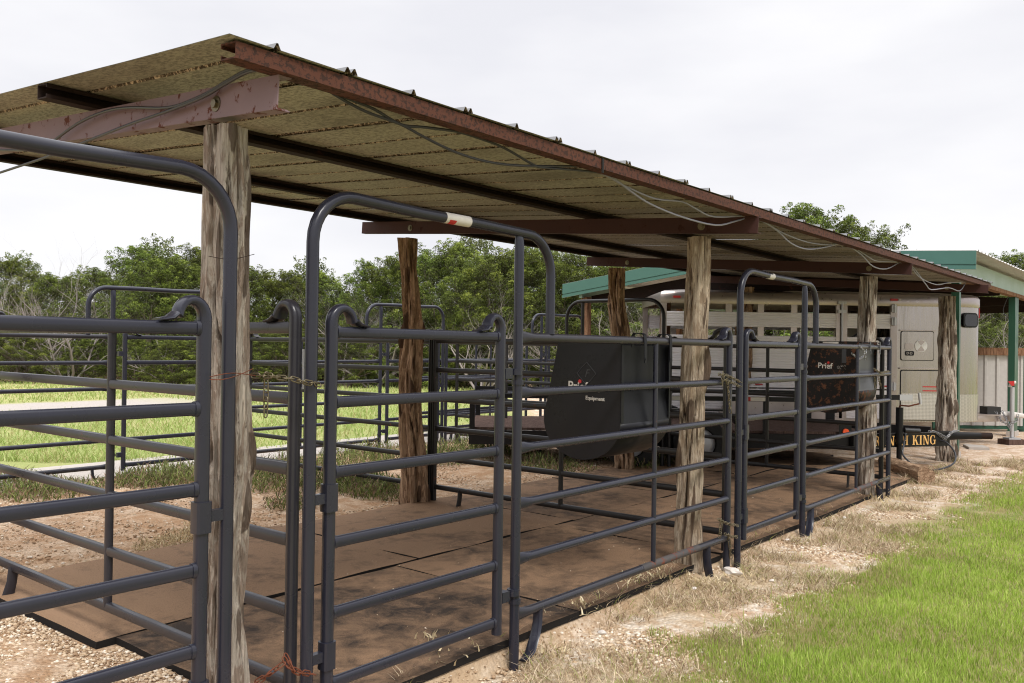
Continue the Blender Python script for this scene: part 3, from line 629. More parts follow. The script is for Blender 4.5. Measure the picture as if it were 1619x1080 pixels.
# ------------------------------------------------------------------ feeders
def text_mesh(s, size, mat, name, parent, M, ext=.0006, offset=0., bold=.0, shear=0.):
    cu = bpy.data.curves.new(name, 'FONT'); cu.body = s; cu.size = size; cu.extrude = ext; cu.offset = offset; cu.shear = shear; cu.align_x = 'CENTER'; cu.align_y = 'CENTER'
    t = bpy.data.objects.new('tmp', cu); COL.objects.link(t); dg = bpy.context.evaluated_depsgraph_get(); dg.update()
    me = bpy.data.meshes.new_from_object(t.evaluated_get(dg)); me.materials.clear(); me.materials.append(MAT[mat]); bpy.data.objects.remove(t)
    o = bpy.data.objects.new(name, me); COL.objects.link(o); o.parent = parent; o.matrix_local = M; return o
def feeder(loc, mats, label, sticker, tz=-.285):
    body, face = mats; root = empty('feeder', loc, label, 'feeder', 'black metal feeders hung on the stall fronts')
    W = .60      # local: x 0..W along the panel, y 0..depth into the stall, z relative to the top rail (0)
    prof = [(.0, -.02), (.0, -.53)]+[(.30+.30*cos(a), -.53+.23*sin(a)*(1.0)) for a in np.linspace(pi*1.02, pi*2, 15)][1:]
    prof = [(0, 0), (0, -.50)]+[(.29-.29*cos(a), -.50-.24*sin(a)) for a in np.linspace(.12, pi-.05, 16)]+[(.575, -.46), (.47, 0.)]
    for x in (0, W): MB().poly(prof, (x-.002, 0, 0), ((0, 1, 0), (0, 0, 1), (1, 0, 0)), .004).build('side_plate', body, root, smooth=False)
    for x, s in ((0, 1), (W, -1)):
        MB().bx((x-.006, -.008, -.49), (x+.022*s, .0, -.02)).build('flange', face, root, smooth=False)
    # trough drum and back: one curved sheet following the profile
    mb = MB(); pr_ = prof[1:]; n = len(pr_)
    for x in (.003, W-.003):
        for (a, b_) in pr_: mb.v.append((x, a, b_))
    for k in range(n-1): mb.f.append((k, k+1, n+k+1, n+k))
    o = mb.build('trough', body, root, ang=30); md = o.modifiers.new('t', 'SOLIDIFY'); md.thickness = .003
    MB().poly([(.03, -.02), (.03, -.30), (.0, -.5), (.004, -.5), (.034, -.30), (.034, -.02)], (.003, 0, 0), ((0, 1, 0), (0, 0, 1), (1, 0, 0)), W-.006).build('front_sheet', face, root, smooth=False)
    dz_ = ZT-loc[2]
    for x in (.18, .50):
        h = MB(); pts = [(x, .03, -.03), (x, .03, .03+dz_), (x, .02, .045+dz_), (x, -.04, .045+dz_), (x, -.055, .035+dz_), (x, -.06, .0), (x, -.062, -.11)]
        h.sweep(pts, [(.0035, .016)]*7, 8, nrm=None, p=6)
        h2 = MB()
        for (p, q) in zip(pts[:-1], pts[1:]):
            p, q = Vector(p), Vector(q); d = (q-p).normalized(); nn_ = d.cross(Vector((1, 0, 0))); L = (q-p).length
            R = Matrix((Vector((1, 0, 0)), nn_, d)).transposed(); h2.box((p+q)/2, (.03, .005, L+.004), R)
        h2.sweep([(x, -.0655, -.115), (x, -.0605, -.115)], .015, 14); h2.sweep([(x, -.068, -.105), (x, -.06, -.105)], .007, 8); h2.build('hook', face, root)
    # emblem and lettering on the camera-facing side plate (plane x = 0, facing -x)
    def onplate(y, z, rot=0.): return Matrix(((0, 0, -1, -.0035), (-1, 0, 0, y), (0, 1, 0, z), (0, 0, 0, 1))) @ Matrix.Rotation(rot, 4, 'Z')
    e_ = MB()
    for i in range(4 if not sticker else 0):
        a0, a1 = i*pi/2, (i+1)*pi/2; p = Vector((-.004, .25+.072*cos(a0), -.20+.072*sin(a0))); q = Vector((-.004, .25+.072*cos(a1), -.20+.072*sin(a1))); e_.sweep([p, q], .0022, 6)
    if not sticker: e_.build('emblem', 'feeder_face', root)
    text_mesh('F', .07, body if body == 'feeder_rusty' else 'feeder_face', 'emblem_letter', root, onplate(.25, -.2), .001, 0, shear=.3) if not sticker else None
    text_mesh('Priefert' if not sticker else 'Prief', .08, 'white_paint' if not sticker else 'worn_white', 'lettering', root, onplate(.27 if not sticker else .335, tz, -.03), .0006, .0012)
    if sticker: text_mesh('ert', .08, 'worn_out', 'worn_lettering', root, onplate(.17, tz-.004, -.03), .0006, .0006); MB().bx((-.005, .12, -.22), (-.003, .165, -.03)).build('bracket_strip', 'feeder_face', root)
    text_mesh('Equipment', .033, 'white_paint', 'lettering', root, onplate(.185, tz-.068, -.03), .0006, .0006) if not sticker else None
    s = MB(); s.poly([(.014*cos(a), .014*sin(a)) for a in np.linspace(0, 2*pi, 6)[:-1]], (-.0045, .30, tz+.035), ((0, 1, 0), (0, 0, 1), (1, 0, 0)), .001); s.build('red_mark', 'sticker_red', root)
    if sticker: MB().bx((-.0045, .20, -.006), (-.003, .36, -.05)).build('sticker', 'white_paint', root)
    return root
feeder((4.47, 2.80, ZT-.01), ('feeder_black', 'feeder_dark'), 'clean black metal feeder with red and white lettering on the nearer stall front', False)
feeder((8.93, 2.80, ZT+.055), ('feeder_rusty', 'feeder_face'), 'rusty black metal feeder with white sticker on the farther stall front', True, -.255)

# ------------------------------------------------------------------ chains
def chain(name, paths, mat, label, pitch=.031, wd=.0095, wr=.0028, parent=None):
    mb = MB()
    for path in paths:
        path = [Vector(p) for p in path]; D = [0]
        for a, b_ in zip(path, path[1:]): D.append(D[-1]+(b_-a).length)
        k = 0; s = 0.
        while s < D[-1]:
            i = max(j for j in range(len(D)) if D[j] <= s); i = min(i, len(path)-2); t = (s-D[i])/max(1e-6, D[i+1]-D[i]); c = path[i].lerp(path[i+1], t); T = (path[i+1]-path[i]).normalized()
            h = Vector((0, 0, 1)) if abs(T.z) < .8 else Vector((1, 0, 0)); B = T.cross(h).normalized(); N_ = T.cross(B)
            U = B if k % 2 else N_; U = (U*.92+(N_ if k % 2 else B)*.35*random.uniform(-1, 1)).normalized()
            L = pitch*.78; pts = [c+T*(L-wd)*1+T*wd*cos(a)+U*wd*sin(a) for a in np.linspace(-pi/2, pi/2, 6)]+[c-T*(L-wd)+T*wd*cos(a)+U*wd*sin(a) for a in np.linspace(pi/2, 3*pi/2, 6)]
            mb.sweep(pts, wr, 6, closed=True); s += pitch; k += 1
    o = mb.build(name, mat, parent, ang=80)
    if parent is None: tag(o, label, 'chain', 'chains holding the gates shut')
    return o
A = lambda px, py, y=2.735: at(px, py, y=y)
chain('chain', [[A(404, 594, 2.80), A(425, 594), A(440, 597), A(458, 598), A(466, 600, 2.73), A(478, 604, 2.73), A(494, 606, 2.735), A(508, 609, 2.76)], [A(421, 598, 2.76), A(420, 655, 2.76)]], 'chain_brass', 'tarnished brass-coloured chain tied from the first log post around the gate upright')
chain('chain', [[A(392, 1088, 2.8), A(425, 1066, 2.72), A(452, 1046, 2.71), A(458, 1056, 2.7), A(470, 1062, 2.7), A(495, 1066, 2.72)], [A(455, 1042, 2.72), A(462, 1056, 2.7)]], 'chain_rust', 'bright rusty chain wrapped low around the first gate upright')
chain('chain', [[A(1138, 592), A(1150, 594), A(1160, 599), A(1171, 604)], [A(1143, 600), A(1158, 605), A(1171, 612)], [A(1150, 603), A(1155, 655)], [A(1143, 592), A(1142, 610)]], 'chain_brass', 'tarnished chain high on the stiles where the two stall fronts meet')
chain('chain', [[A(1137, 822), A(1150, 828), A(1166, 831)], [A(1147, 845), A(1156, 848), A(1166, 849)], [A(1152, 848), A(1156, 884)], [A(1140, 825), A(1138, 848)]], 'chain_brass', 'tarnished chain low on the stiles where the two stall fronts meet')
chain('chain', [[A(1383, 584, 2.74), A(1392, 590, 2.72), A(1406, 587, 2.73)], [A(1389, 598), A(1393, 612)], [A(1383, 600), A(1384, 615)]], 'chain_brass', 'short chain high on the end stile of the farther stall front')
chain('chain', [[A(1384, 765, 2.76), A(1396, 758, 2.73), A(1407, 752, 2.73)], [A(1388, 768), A(1392, 772)]], 'chain_brass', 'short chain low on the end stile of the farther stall front')
chain('chain', [[A(1348, 560, 2.79), A(1358, 568, 2.77), A(1366, 563, 2.77), A(1370, 552, 2.76)], [A(1360, 548, 2.74), A(1366, 555, 2.74), A(1369, 568, 2.74)]], 'chain_steel', 'pale chain draped over the rusty feeder')
def wires(name, paths, r, mat, label, cat='wire', group=None):
    mb = MB()
    for p in paths:
        P_ = [Vector(q) for q in p]; Q = []
        for i in range(len(P_)-1):
            a, b_, c_, d_ = P_[max(0, i-1)], P_[i], P_[i+1], P_[min(len(P_)-1, i+2)]
            for t in np.linspace(0, 1, 5)[:-1]:
                Q.append(.5*((2*b_)+(c_-a)*t+(2*a-5*b_+4*c_-d_)*t*t+(-a+3*b_-3*c_+d_)*t**3))
        Q.append(P_[-1]); mb.sweep(Q, r, 8)
    return tag(mb.build(name, mat, ang=80), label, cat, group)
# baling wire around the first posts
wires('tie_wire', [[A(332, 596, 2.74), A(350, 592, 2.70), A(372, 590, 2.76), A(404, 594, 2.79)], [A(332, 600, 2.74), A(352, 600, 2.7), A(375, 594, 2.77), A(400, 583, 2.8)]], .0016, 'chain_rust', 'rusty tie wire binding the gate hoop to the first log post')
wires('tie_wire', [[A(330, 405, 2.85), A(365, 410, 2.77), A(402, 402, 2.85)]], .0012, 'purlin_dark', 'thin dark wire around the upper part of the first log post')
# ------------------------------------------------------------------ cables under the eave
B1 = lambda *p: [at(a, b_, x=1.77) for a, b_ in p]
C1 = lambda *p: [at(a, b_, y=2.60) for a, b_ in p]
wires('power_cable', [B1((-40, 236), (0, 237), (48, 237), (74, 230), (122, 196), (167, 176), (207, 170), (267, 170), (318, 152), (356, 130), (392, 111), (425, 107))+
      C1((452, 114), (478, 123), (513, 140), (548, 161), (582, 178), (634, 197), (669, 216), (721, 241), (772, 256), (824, 262), (900, 263), (927, 263), (949, 270))], .0062, 'cable_black', 'upper black power cable slung along the first bays of the eave', 'cable', 'cables slung under the eave')
wires('power_cable', [B1((-40, 285), (0, 273), (74, 248), (141, 222), (207, 196), (259, 178), (318, 155), (356, 133), (392, 114), (425, 110))+
      C1((452, 117), (478, 127), (513, 137), (548, 155), (590, 172), (634, 197), (669, 201), (721, 208), (755, 218), (797, 234), (842, 260), (859, 265), (900, 268), (949, 273))], .0062, 'cable_black', 'lower black power cable crossing in front of the first steel beam', 'cable', 'cables slung under the eave')
wires('power_cable', [C1((949, 270), (967, 279), (998, 303), (1029, 323), (1078, 343), (1131, 356), (1162, 350), (1189, 343), (1206, 350), (1229, 365), (1251, 385), (1277, 394), (1309, 390), (1335, 383), (1344, 390), (1362, 403), (1380, 421), (1402, 425), (1424, 414), (1435, 414), (1448, 428), (1464, 450), (1473, 458), (1500, 455), (1517, 460), (1526, 448))], .0062, 'cable_grey', 'pale grey cable drooping lowest between the far beams', 'cable', 'cables slung under the eave')
wires('power_cable', [C1((949, 273), (967, 282), (992, 296), (1035, 314), (1078, 319), (1100, 330), (1130, 343), (1189, 341), (1206, 349), (1237, 368), (1277, 383), (1313, 387), (1335, 383), (1371, 405), (1388, 413), (1424, 413), (1435, 413), (1452, 437), (1480, 450), (1500, 447), (1526, 446))], .0055, 'cable_grey', 'pale grey cable drooping less, behind the lowest one', 'cable', 'cables slung under the eave')

# ------------------------------------------------------------------ rubber mats
GM = 'rubber stall mats on the ground under the roof'
def mat_(x0, x1, y0, y1, label, dz=0., rot=0., tone=.5):
    n, m_ = 14, 12; mb = MB(); cx, cy = (x0+x1)/2, (y0+y1)/2; sd_ = random.random()*50; T = .019
    def H_(u, v_): return .012+dz+.012*noise.noise(Vector((u*2+sd_, v_*2, 0)))+.018*max(0, noise.noise(Vector((u*.9+sd_, v_*.9, 5))))
    for t in (0, 1):
        for i in range(n+1):
            for j in range(m_+1):
                u, v_ = x0+(x1-x0)*i/n, y0+(y1-y0)*j/m_; du, dv = u-cx, v_-cy; X_ = du*cos(rot)-dv*sin(rot); Y_ = du*sin(rot)+dv*cos(rot)
                mb.v.append((X_, Y_, H_(u, v_)+(T if t else -.02)))
    K = (n+1)*(m_+1); id_ = lambda i, j, t: t*K+i*(m_+1)+j
    for i in range(n):
        for j in range(m_): mb.f.append((id_(i, j, 1), id_(i+1, j, 1), id_(i+1, j+1, 1), id_(i, j+1, 1)))
    for i in range(n):
        mb.f.append((id_(i, 0, 0), id_(i+1, 0, 0), id_(i+1, 0, 1), id_(i, 0, 1))); mb.f.append((id_(i, m_, 0), id_(i, m_, 1), id_(i+1, m_, 1), id_(i+1, m_, 0)))
    for j in range(m_):
        mb.f.append((id_(0, j, 0), id_(0, j, 1), id_(0, j+1, 1), id_(0, j+1, 0))); mb.f.append((id_(n, j, 0), id_(n, j+1, 0), id_(n, j+1, 1), id_(n, j, 1)))
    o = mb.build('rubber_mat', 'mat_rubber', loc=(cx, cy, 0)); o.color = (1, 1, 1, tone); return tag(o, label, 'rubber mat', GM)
fr = [2.16, 4.12, 5.95, 7.8, 9.62, 11.45, 12.6]; bk = [2.04, 4.36, 6.25, 8.1, 9.95, 11.7, 12.9]
nm = ['left of the first log post, darkest, at the corner by the coarse gravel', 'just behind the nearest gate', 'behind the near front panel with the clean feeder', 'behind the second gate', 'behind the farther front panel with the rusty feeder', 'at the end beside the timber block']
lf = ['front mat '+q for q in nm]
lf = ['dark front mat behind the nearest gate, meeting the coarse gravel', 'brown front mat under the clean black feeder', 'brown front mat just past the second log post', 'dusty front mat under the rusty feeder', 'front mat reaching the third log post', 'last front mat beside the timber block']
lb = ['pale tan mat sticking out onto the coarse gravel at the left', 'tan back mat in front of the dark brown log post', 'back mat below the second divider', 'back mat right of the second back log post', 'back mat in front of the flatbed trailer', 'last back mat under the flatbed trailer tongue']
for i in range(6):
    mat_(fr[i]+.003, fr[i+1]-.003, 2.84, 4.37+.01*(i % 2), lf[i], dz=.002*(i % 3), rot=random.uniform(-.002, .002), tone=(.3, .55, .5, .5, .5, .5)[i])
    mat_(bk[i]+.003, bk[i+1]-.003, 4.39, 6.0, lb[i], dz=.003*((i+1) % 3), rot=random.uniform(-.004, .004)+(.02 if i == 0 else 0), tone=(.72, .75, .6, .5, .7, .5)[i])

n = 260; X = rng.uniform(2.3, 9, n); Y = rng.uniform(2.9, 5.9, n)
pg = pebbles('mat_grit', X, Y, .003+.006*rng.random(n)**3, 'scattered pale grit lying on the rubber mats'); pg.location.z = .036
sp_ = MB().box(at(953, 262, y=2.494)-SO, (.012, .006, .075)).box(at(953, 262, y=2.494)-SO+Vector((0, .05, .036)), (.012, .1, .004)).build('cable_strap', 'rubber', shelter)
# ------------------------------------------------------------------ timber block, rocks
e0, e1 = at(1400, 732, z=.09), at(1464, 752, z=.09); TL = (e1-e0).length; mb = MB(); n_ = 24
ring = [(-.09, -.09), (-.03, -.1), (.04, -.1), (.1, -.08), (.11, -.02), (.1, .05), (.06, .08), (0, .1), (-.06, .09), (-.1, .04)]
for i in range(n_+1):
    for (a, b_) in ring:
        k = 1+.16*noise.noise(Vector((a*9, b_*9, i*.35))); mb.v.append((a*k, b_*k, TL*i/n_+.03*noise.noise(Vector((a*14, b_*14, 3)))*(1 if i in (0, n_) else 0)))
m_ = len(ring)
for i in range(n_):
    for k in range(m_): mb.f.append((i*m_+k, i*m_+(k+1) % m_, (i+1)*m_+(k+1) % m_, (i+1)*m_+k))
mb.f += [tuple(range(m_))[::-1], tuple(range(n_*m_, n_*m_+m_))]; tb = mb.build('timber_block', 'cedar_brown', ang=25); tb.location = e0
tb.rotation_euler = (e1-e0).to_track_quat('Z', 'Y').to_euler(); tag(tb, 'split brown timber block lying on the gravel below the flatbed tongue', 'timber')
def rock(px, py, s, label):
    mb = MB(); n = 10
    import bmesh
    bm = bmesh.new(); bmesh.ops.create_icosphere(bm, subdivisions=2, radius=1)
    sd_ = random.random()*90
    for v_ in bm.verts:
        k = 1+.5*noise.noise(v_.co*1.3+Vector((sd_, 0, 0))); v_.co = Vector((v_.co.x*s*k*1.5, v_.co.y*s*k, v_.co.z*s*k*.6))
    me = bpy.data.meshes.new('rock'); bm.to_mesh(me); bm.free(); me.materials.append(MAT['pale_rock']); o = bpy.data.objects.new('rock', me); COL.objects.link(o); o.location = at(px, py, z=.01); o.rotation_euler[2] = random.random()*6
    return tag(o, label, 'rock', 'loose white rocks on the verge')
rock(1158, 903, .045, 'largest white rock, against the foot of the meeting stiles'); rock(1098, 930, .014, 'small white stone in the dry grass below the second log post'); rock(1245, 853, .012, 'small white stone on the verge below the second gate')
rock(1220, 918, .014, 'white stone at the lawn edge right of the largest rock'); rock(952, 1000, .02, 'white stone on the verge below the near panel'); rock(1335, 818, .016, 'white stone on the verge beyond the second gate foot')

# ------------------------------------------------------------------ trailers: frames turned so that local x runs across the view
TA = -(pi/2-YAW)
def lp(px, py, d):
    P_ = at(px, py, d=d); q = P_-Vector((0, 0, EYE)); return (q.dot(rt0), P_.z)
D0 = 14.
ht = empty('horse_trailer', (fw.x/cos(PITCH)*D0, fw.y/cos(PITCH)*D0, 0), 'silver aluminium horse trailer with slatted sides parked under the green carport', 'trailer', rz=TA)
U0, U1, U2 = 2.41, 6.24, 7.78; WD = 1.95
def ribs(mb, ua, ub, za, zb, y, s, pitch=.042):
    n = max(1, round((zb-za)/pitch)); h = (zb-za)/n; pl = []
    for i in range(n):
        z = za+i*h; pl += [(z, 0), (z+h*.12, .009), (z+h*.72, .009), (z+h*.84, 0)]
    pl.append((zb, 0))
    i0 = len(mb.v)
    for (z, o_) in pl: mb.v += [(ua, y-s*o_, z), (ub, y-s*o_, z)]
    for k in range(len(pl)-1): mb.f.append((i0+2*k, i0+2*k+1, i0+2*k+3, i0+2*k+2))
    return mb
for (y, s) in ((0, 1), (WD, -1)):
    sp_ = empty_part = bpy.data.objects.new('slatted_side', None); COL.objects.link(sp_); sp_.parent = ht
    if s < 0: sp_['label'] = 'far slatted side seen through the openings'
    ends = [(U0+.09, 5.25), (5.42, 6.14)]
    for (a, b_) in ends:
        for (za, zb) in ((.95, 1.79), (1.93, 2.17), (.47, .93)): ribs(MB(), a, b_, za, zb, y, s).build('ribbed_panel', 'alu_rib', sp_, smooth=False)
    fr_ = MB(); yy = (y-.014, y+.03) if s > 0 else (y-.03, y+.014)
    for (a, b_) in ((U0-.0, U0+.09), (5.25, 5.31), (5.36, 5.43), (6.13, 6.24)): fr_.bx((a, yy[0], .43), (b_, yy[1], 2.30))
    for a in [2.93, 3.46, 3.98, 4.52]: fr_.bx((a, y-.004, 1.78), (a+.1, y+.02, 1.94)); fr_.bx((a, y-.004, 2.16), (a+.1, y+.02, 2.30))
    fr_.bx((U0, yy[0]-.003*s, .40), (U1, yy[1], .47)); fr_.build('side_frame', 'alu_trim', sp_, smooth=False)
# roof and top rail
def plan(r=.5, inset=0.):
    a, w = 7.1, WD; P_ = [(U0+inset, inset), (a, inset)]
    P_ += [(a+(U2-a)*sin(t)*1.0, inset+(r-inset)*(1-cos(t))) for t in np.linspace(0, pi/2, 10)[1:]]
    P_ += [(U2+.09*sin(pi*k/6), r+(w-2*r)*k/6) for k in range(1, 6)]
    P_ += [(a+(U2-a)*sin(t), w-inset-(r-inset)*(1-cos(t))) for t in np.linspace(pi/2, 0, 10)]
    P_ += [(U0+inset, w-inset)]; return P_
mb = MB(); rings = [(-.008, 2.30), (-.015, 2.33), (-.015, 2.44), (.01, 2.485), (.07, 2.51), (.4, 2.55)]
for (ins, z) in rings:
    pl = plan(.5, 0.); cx, cy = 5., WD/2
    for (u, w) in pl:
        du = ins*(1 if u > cx else -1); dv = ins*(1 if w > cy else -1)
        mb.v.append((u-du*min(1, abs(u-cx)/2.3), w-dv*min(1, abs(w-cy)/(WD/2)), z))
n = len(pl)
for k in range(len(rings)-1):
    for i in range(n): mb.f.append((k*n+i, k*n+(i+1) % n, (k+1)*n+(i+1) % n, (k+1)*n+i))
mb.f.append(tuple((len(rings)-1)*n+i for i in range(n))); mb.build('roof', 'alu_trim', ht)
# nose: smooth wall from u=6.24 round the front
pl = [(U1, 0)]+plan(.5)[1:-1]+[(U1, WD)]; mb = MB()
for z in (.43, .9, 1.4, 1.9, 2.3):
    for (u, w) in pl: mb.v.append((u, w, z))
n = len(pl)
for k in range(4):
    for i in range(n-1): mb.f.append((k*n+i, k*n+i+1, (k+1)*n+i+1, (k+1)*n+i))
mb.build('nose', 'alu_smooth', ht)
MB().quad((U0, 0, .45), (7.3, 0.2, .45), (7.3, WD-.2, .45), (U0, WD, .45)).build('floor', 'dark_gap', ht)
mb = MB().bx((U0, .03, .47), (U0+.03, WD-.03, 1.5)); mb.build('tailgate', 'alu_rib', ht)
mb = MB(); mb.bx((4.0, .1, .5), (4.05, WD-.1, 1.9)); mb.bx((5.9, .3, .45), (5.95, WD-.1, 2.2)); mb.build('stall_divider', 'alu_trim', ht)
def rrect(a, b_, c_, d_, r=.03, n=4):
    o_ = []
    for (cx, cy, s) in ((b_-r, d_-r, 0), (a+r, d_-r, 1), (a+r, c_+r, 2), (b_-r, c_+r, 3)):
        for k in range(n+1): t = s*pi/2+k*pi/2/n; o_.append((cx+r*cos(t), cy+r*sin(t)))
    return o_
def plate(a, b_, c_, d_, y, mat, name, par, th=.006, r=.03): return MB().poly(rrect(a, b_, c_, d_, r), (0, y, 0), ((1, 0, 0), (0, 0, 1), (0, -1, 0)), th).build(name, mat, par, smooth=False)
td = plate(6.30, 6.84, 1.42, 1.90, -.002, 'dark_gap', 'hatch', ht); plate(6.31, 6.83, 1.43, 1.89, -.008, 'alu_smooth', 'hatch_panel', td)
MB().bx((6.28, -.03, 1.905), (6.86, -.002, 1.92)).build('drip_rail', 'alu_trim', td)
MB().poly([(.1*cos(t), .1*sin(t)) for t in np.linspace(0, 2*pi, 28)[:-1]], (6.625, -.014, 1.66), ((1, 0, 0), (0, 0, 1), (0, -1, 0)), .01).build('round_plate', 'plate_white', td)
for s in (0, 1): MB().poly([(0, 0)]+[(.092*cos(t), .092*sin(t)) for t in np.linspace(radians(50+180*s), radians(130+180*s), 8)], (6.625, -.0245, 1.66), ((1, 0, 0), (0, 0, 1), (0, -1, 0)), .001).build('round_plate_wedge', 'alu_trim', td)
plate(6.365, 6.50, 1.60, 1.70, -.014, 'alu_trim', 'latch', td, .012, .02)
bd = plate(6.365, 6.515, 1.50, 1.575, -.014, 'dark_gap', 'badge', td, .003, .02); text_mesh('D·D', .055, 'white_paint', 'badge_lettering', bd, Matrix.Translation((6.44, -.0185, 1.538)) @ Matrix.Rotation(pi/2, 4, 'X'), .0004, .001)
td2 = plate(6.30, 6.98, .45, 1.27, -.002, 'dark_gap', 'tack_door', ht); plate(6.31, 6.97, .46, 1.255, -.008, 'alu_smooth', 'door_panel', td2)
plate(6.315, 6.965, .465, .89, -.0145, 'alu_tread', 'kick_plate', td2, .003, .01); MB().bx((6.28, -.035, 1.285), (6.99, -.002, 1.305)).build('drip_rail', 'alu_trim', td2)
for z in (.935, 1.0): MB().bx((6.66, -.0185, z-.009), (6.95, -.0145, z+.009)).build('red_stripe', 'tape_red', td2)
# tread plate around the nose
mb = MB(); pl2 = [(u+.006*(1 if u > 6 else 0), w-.006*(1-2*w/WD)) for u, w in pl[1:]]; pl2 = [(7.1, -.006)]+pl2[1:]
for z in (.44, .88):
    for (u, w) in pl2[:14]: mb.v.append((u, w, z))
for i in range(13): mb.f.append((i, i+1, 14+i+1, 14+i))
mb.build('tread_plate', 'alu_tread', ht)
# nose window and marker
def on_nose(t, z, ww, hh, name, mat, off, th, r):
    u, w = 7.1+.68*sin(t), .5*(1-cos(t)); T = Vector((.68*cos(t), .5*sin(t), 0)).normalized(); N_ = Vector((T.y, -T.x, 0))
    return MB().poly(rrect(-ww/2, ww/2, -hh/2, hh/2, r, 5), Vector((u, w, z))+N_*off, (T, (0, 0, 1), N_), th).build(name, mat, ht, smooth=False)
on_nose(radians(31), 2.09, .33, .24, 'window_seal', 'dark_gap', .012, .02, .07); on_nose(radians(31), 2.09, .28, .19, 'window_pane', 'window_black', .033, .004, .05)
on_nose(radians(80), 2.22, .1, .16, 'red_marker', 'tape_red', .01, .01, .01)
for u in (6.12, 2.6): plate(u, u+.12, 2.385, 2.42, -.018, 'tape_red', 'marker_lamp', ht, .012, .01)
plate(6.26, 6.29, 2.385, 2.42, -.018, 'white_paint', 'marker_clip', ht, .008, .005)
for (a, b_) in ((3.95, 4.1), (6.02, 6.1)): MB().bx((a, -.016, 1.0-.012), (a+.12, -.0125, 1.0+.012)).build('reflector', 'tape_red', ht)
hg = MB()
for z in (2.26, 2.05, 1.0): hg.bx((6.14, -.045, z-.06), (6.22, -.014, z+.06)).sweep([(6.18, -.05, z-.07), (6.18, -.05, z+.07)], .014, 8)
hg.build('hinge', 'galv', ht); 
hr = MB(); hr.sweep([(5.335, -.04, .6), (5.335, -.04, 2.36)], .016, 10)
for z in (2.34, 2.2, 1.3): hr.bx((5.27, -.05, z-.025), (5.4, -.014, z+.025))
hr.build('lock_rod', 'galv', ht)
MB().poly([(0, 0), (.05, 0), (.62, .42), (.57, .42)], (5.45, .1, 1.72), ((1, 0, 0), (0, 0, 1), (0, 1, 0)), .02).build('window_bar', 'trailer_black', ht)
# wheels with mudguard
def wheel(parent, u, y, r, w, hub='alu_smooth', name='wheel'):
    t = MB(); P_ = [(r*.58, -w/2), (r*.9, -w/2), (r*.97, -w*.42), (r, -w*.3), (r, w*.3), (r*.97, w*.42), (r*.9, w/2), (r*.58, w/2)]; n = 32
    for k in range(n):
        a = 2*pi*k/n
        for (q, z) in P_: t.v.append((q*cos(a), z, q*sin(a)))
    m_ = len(P_)
    for k in range(n):
        for j in range(m_): t.f.append((k*m_+j, k*m_+(j+1) % m_, ((k+1) % n)*m_+(j+1) % m_, ((k+1) % n)*m_+j))
    o = t.build(name, 'rubber', parent, loc=(u, y, r if parent else r))
    h = MB().sweep([(0, w*.2, 0), (0, -w*.2, 0), (0, -w*.42, 0)], [r*.58, r*.56, r*.2], 24); h.build('hub', hub, o)
    return o
for u in (3.85, 4.7):
    for y in (.12, WD-.12): wheel(ht, u, y, .37, .2)
MB().poly([(3.3, 0), (3.5, .36), (5.1, .36), (5.3, 0)], (0, -.02, .43), ((1, 0, 0), (0, 0, 1), (0, -1, 0)), .1).build('mudguard', 'alu_trim', ht, smooth=False)
# tongue, coupler, jack
tg = MB(); 
for s in (-1, 1): tg.sweep([(7.2, WD/2+s*.55, .44), (8.62, WD/2+s*.05, .44)], (.035, .055), 8, nrm=None, p=6)
tg.bx((7.8, WD/2-.3, .495), (8.3, WD/2+.3, .515)); tg.build('tongue', 'alu_trim', ht)
U_ = 8.6; yt = WD/2
mb = MB().sweep([(U_-.25, yt, .49), (U_-.1, yt, .5), (U_+.1, yt, .5), (U_+.35, yt, .47)], [(.08, .05), (.1, .055), (.08, .05), (.04, .035)], 16, p=4); mb.build('coupler', 'white_paint', ht)
jk = MB().sweep([(U_, yt-.15, .12), (U_, yt-.15, .45)], .03, 14).sweep([(U_, yt-.15, .4), (U_, yt-.15, .98)], .037, 14).bx((U_-.1, yt-.25, .09), (U_+.1, yt-.05, .115)); jk.build('jack', 'galv', ht)
MB().sweep([(U_-.04, yt-.15, .98), (U_-.02, yt-.15, 1.06), (U_+.05, yt-.15, 1.06)], .03, 12).build('jack_head', 'white_paint', ht); MB().poly([(-.09, .08), (.02, .09), (.02, .0), (-.03, .01)], (U_-.02, yt-.2, 1.0), ((1, 0, 0), (0, 0, 1), (0, -1, 0)), .01).build('red_cap', 'tape_red', ht, smooth=False)
MB().bx((U_-.45, yt-.2, .51), (U_-.22, yt+.05, .64)).build('battery_box', 'plastic_black', ht)
P_ = [(U_-.3, yt-.2, .55), (U_-.22, yt-.23, .4), (U_-.1, yt-.25, .33), (U_+.02, yt-.26, .42), (U_+.04, yt-.25, .52)]
chain('safety_chain', [P_, [(U_-.2, yt-.21, .56), (U_-.12, yt-.26, .36), (U_-.1, yt-.28, .26)]], 'chain_steel', '', pitch=.045, wd=.016, wr=.005, parent=ht)
bl = MB().box((0, 0, .045), (.34, .26, .09)).build('support_block', 'deck_wood', smooth=False); q = ht.matrix_world; 
def ht_w(u, y, z): return Vector((ht.location.x+u*cos(TA)-y*sin(TA), ht.location.y+u*sin(TA)+y*cos(TA), z))
bl.location = ht_w(U_, yt-.15, 0); bl.rotation_euler[2] = TA+.2; tag(bl, 'dark wooden block under the horse trailer jack', 'block')
sl = MB().box((0, 0, .02), (.45, .3, .04)).build('stone_slab', 'concrete', smooth=False); p_ = at(1543, 707, z=.02); sl.location = (p_.x, p_.y, .0); sl.rotation_euler[2] = .4; tag(sl, 'flat grey slab lying on gravel left of the jack block', 'slab')

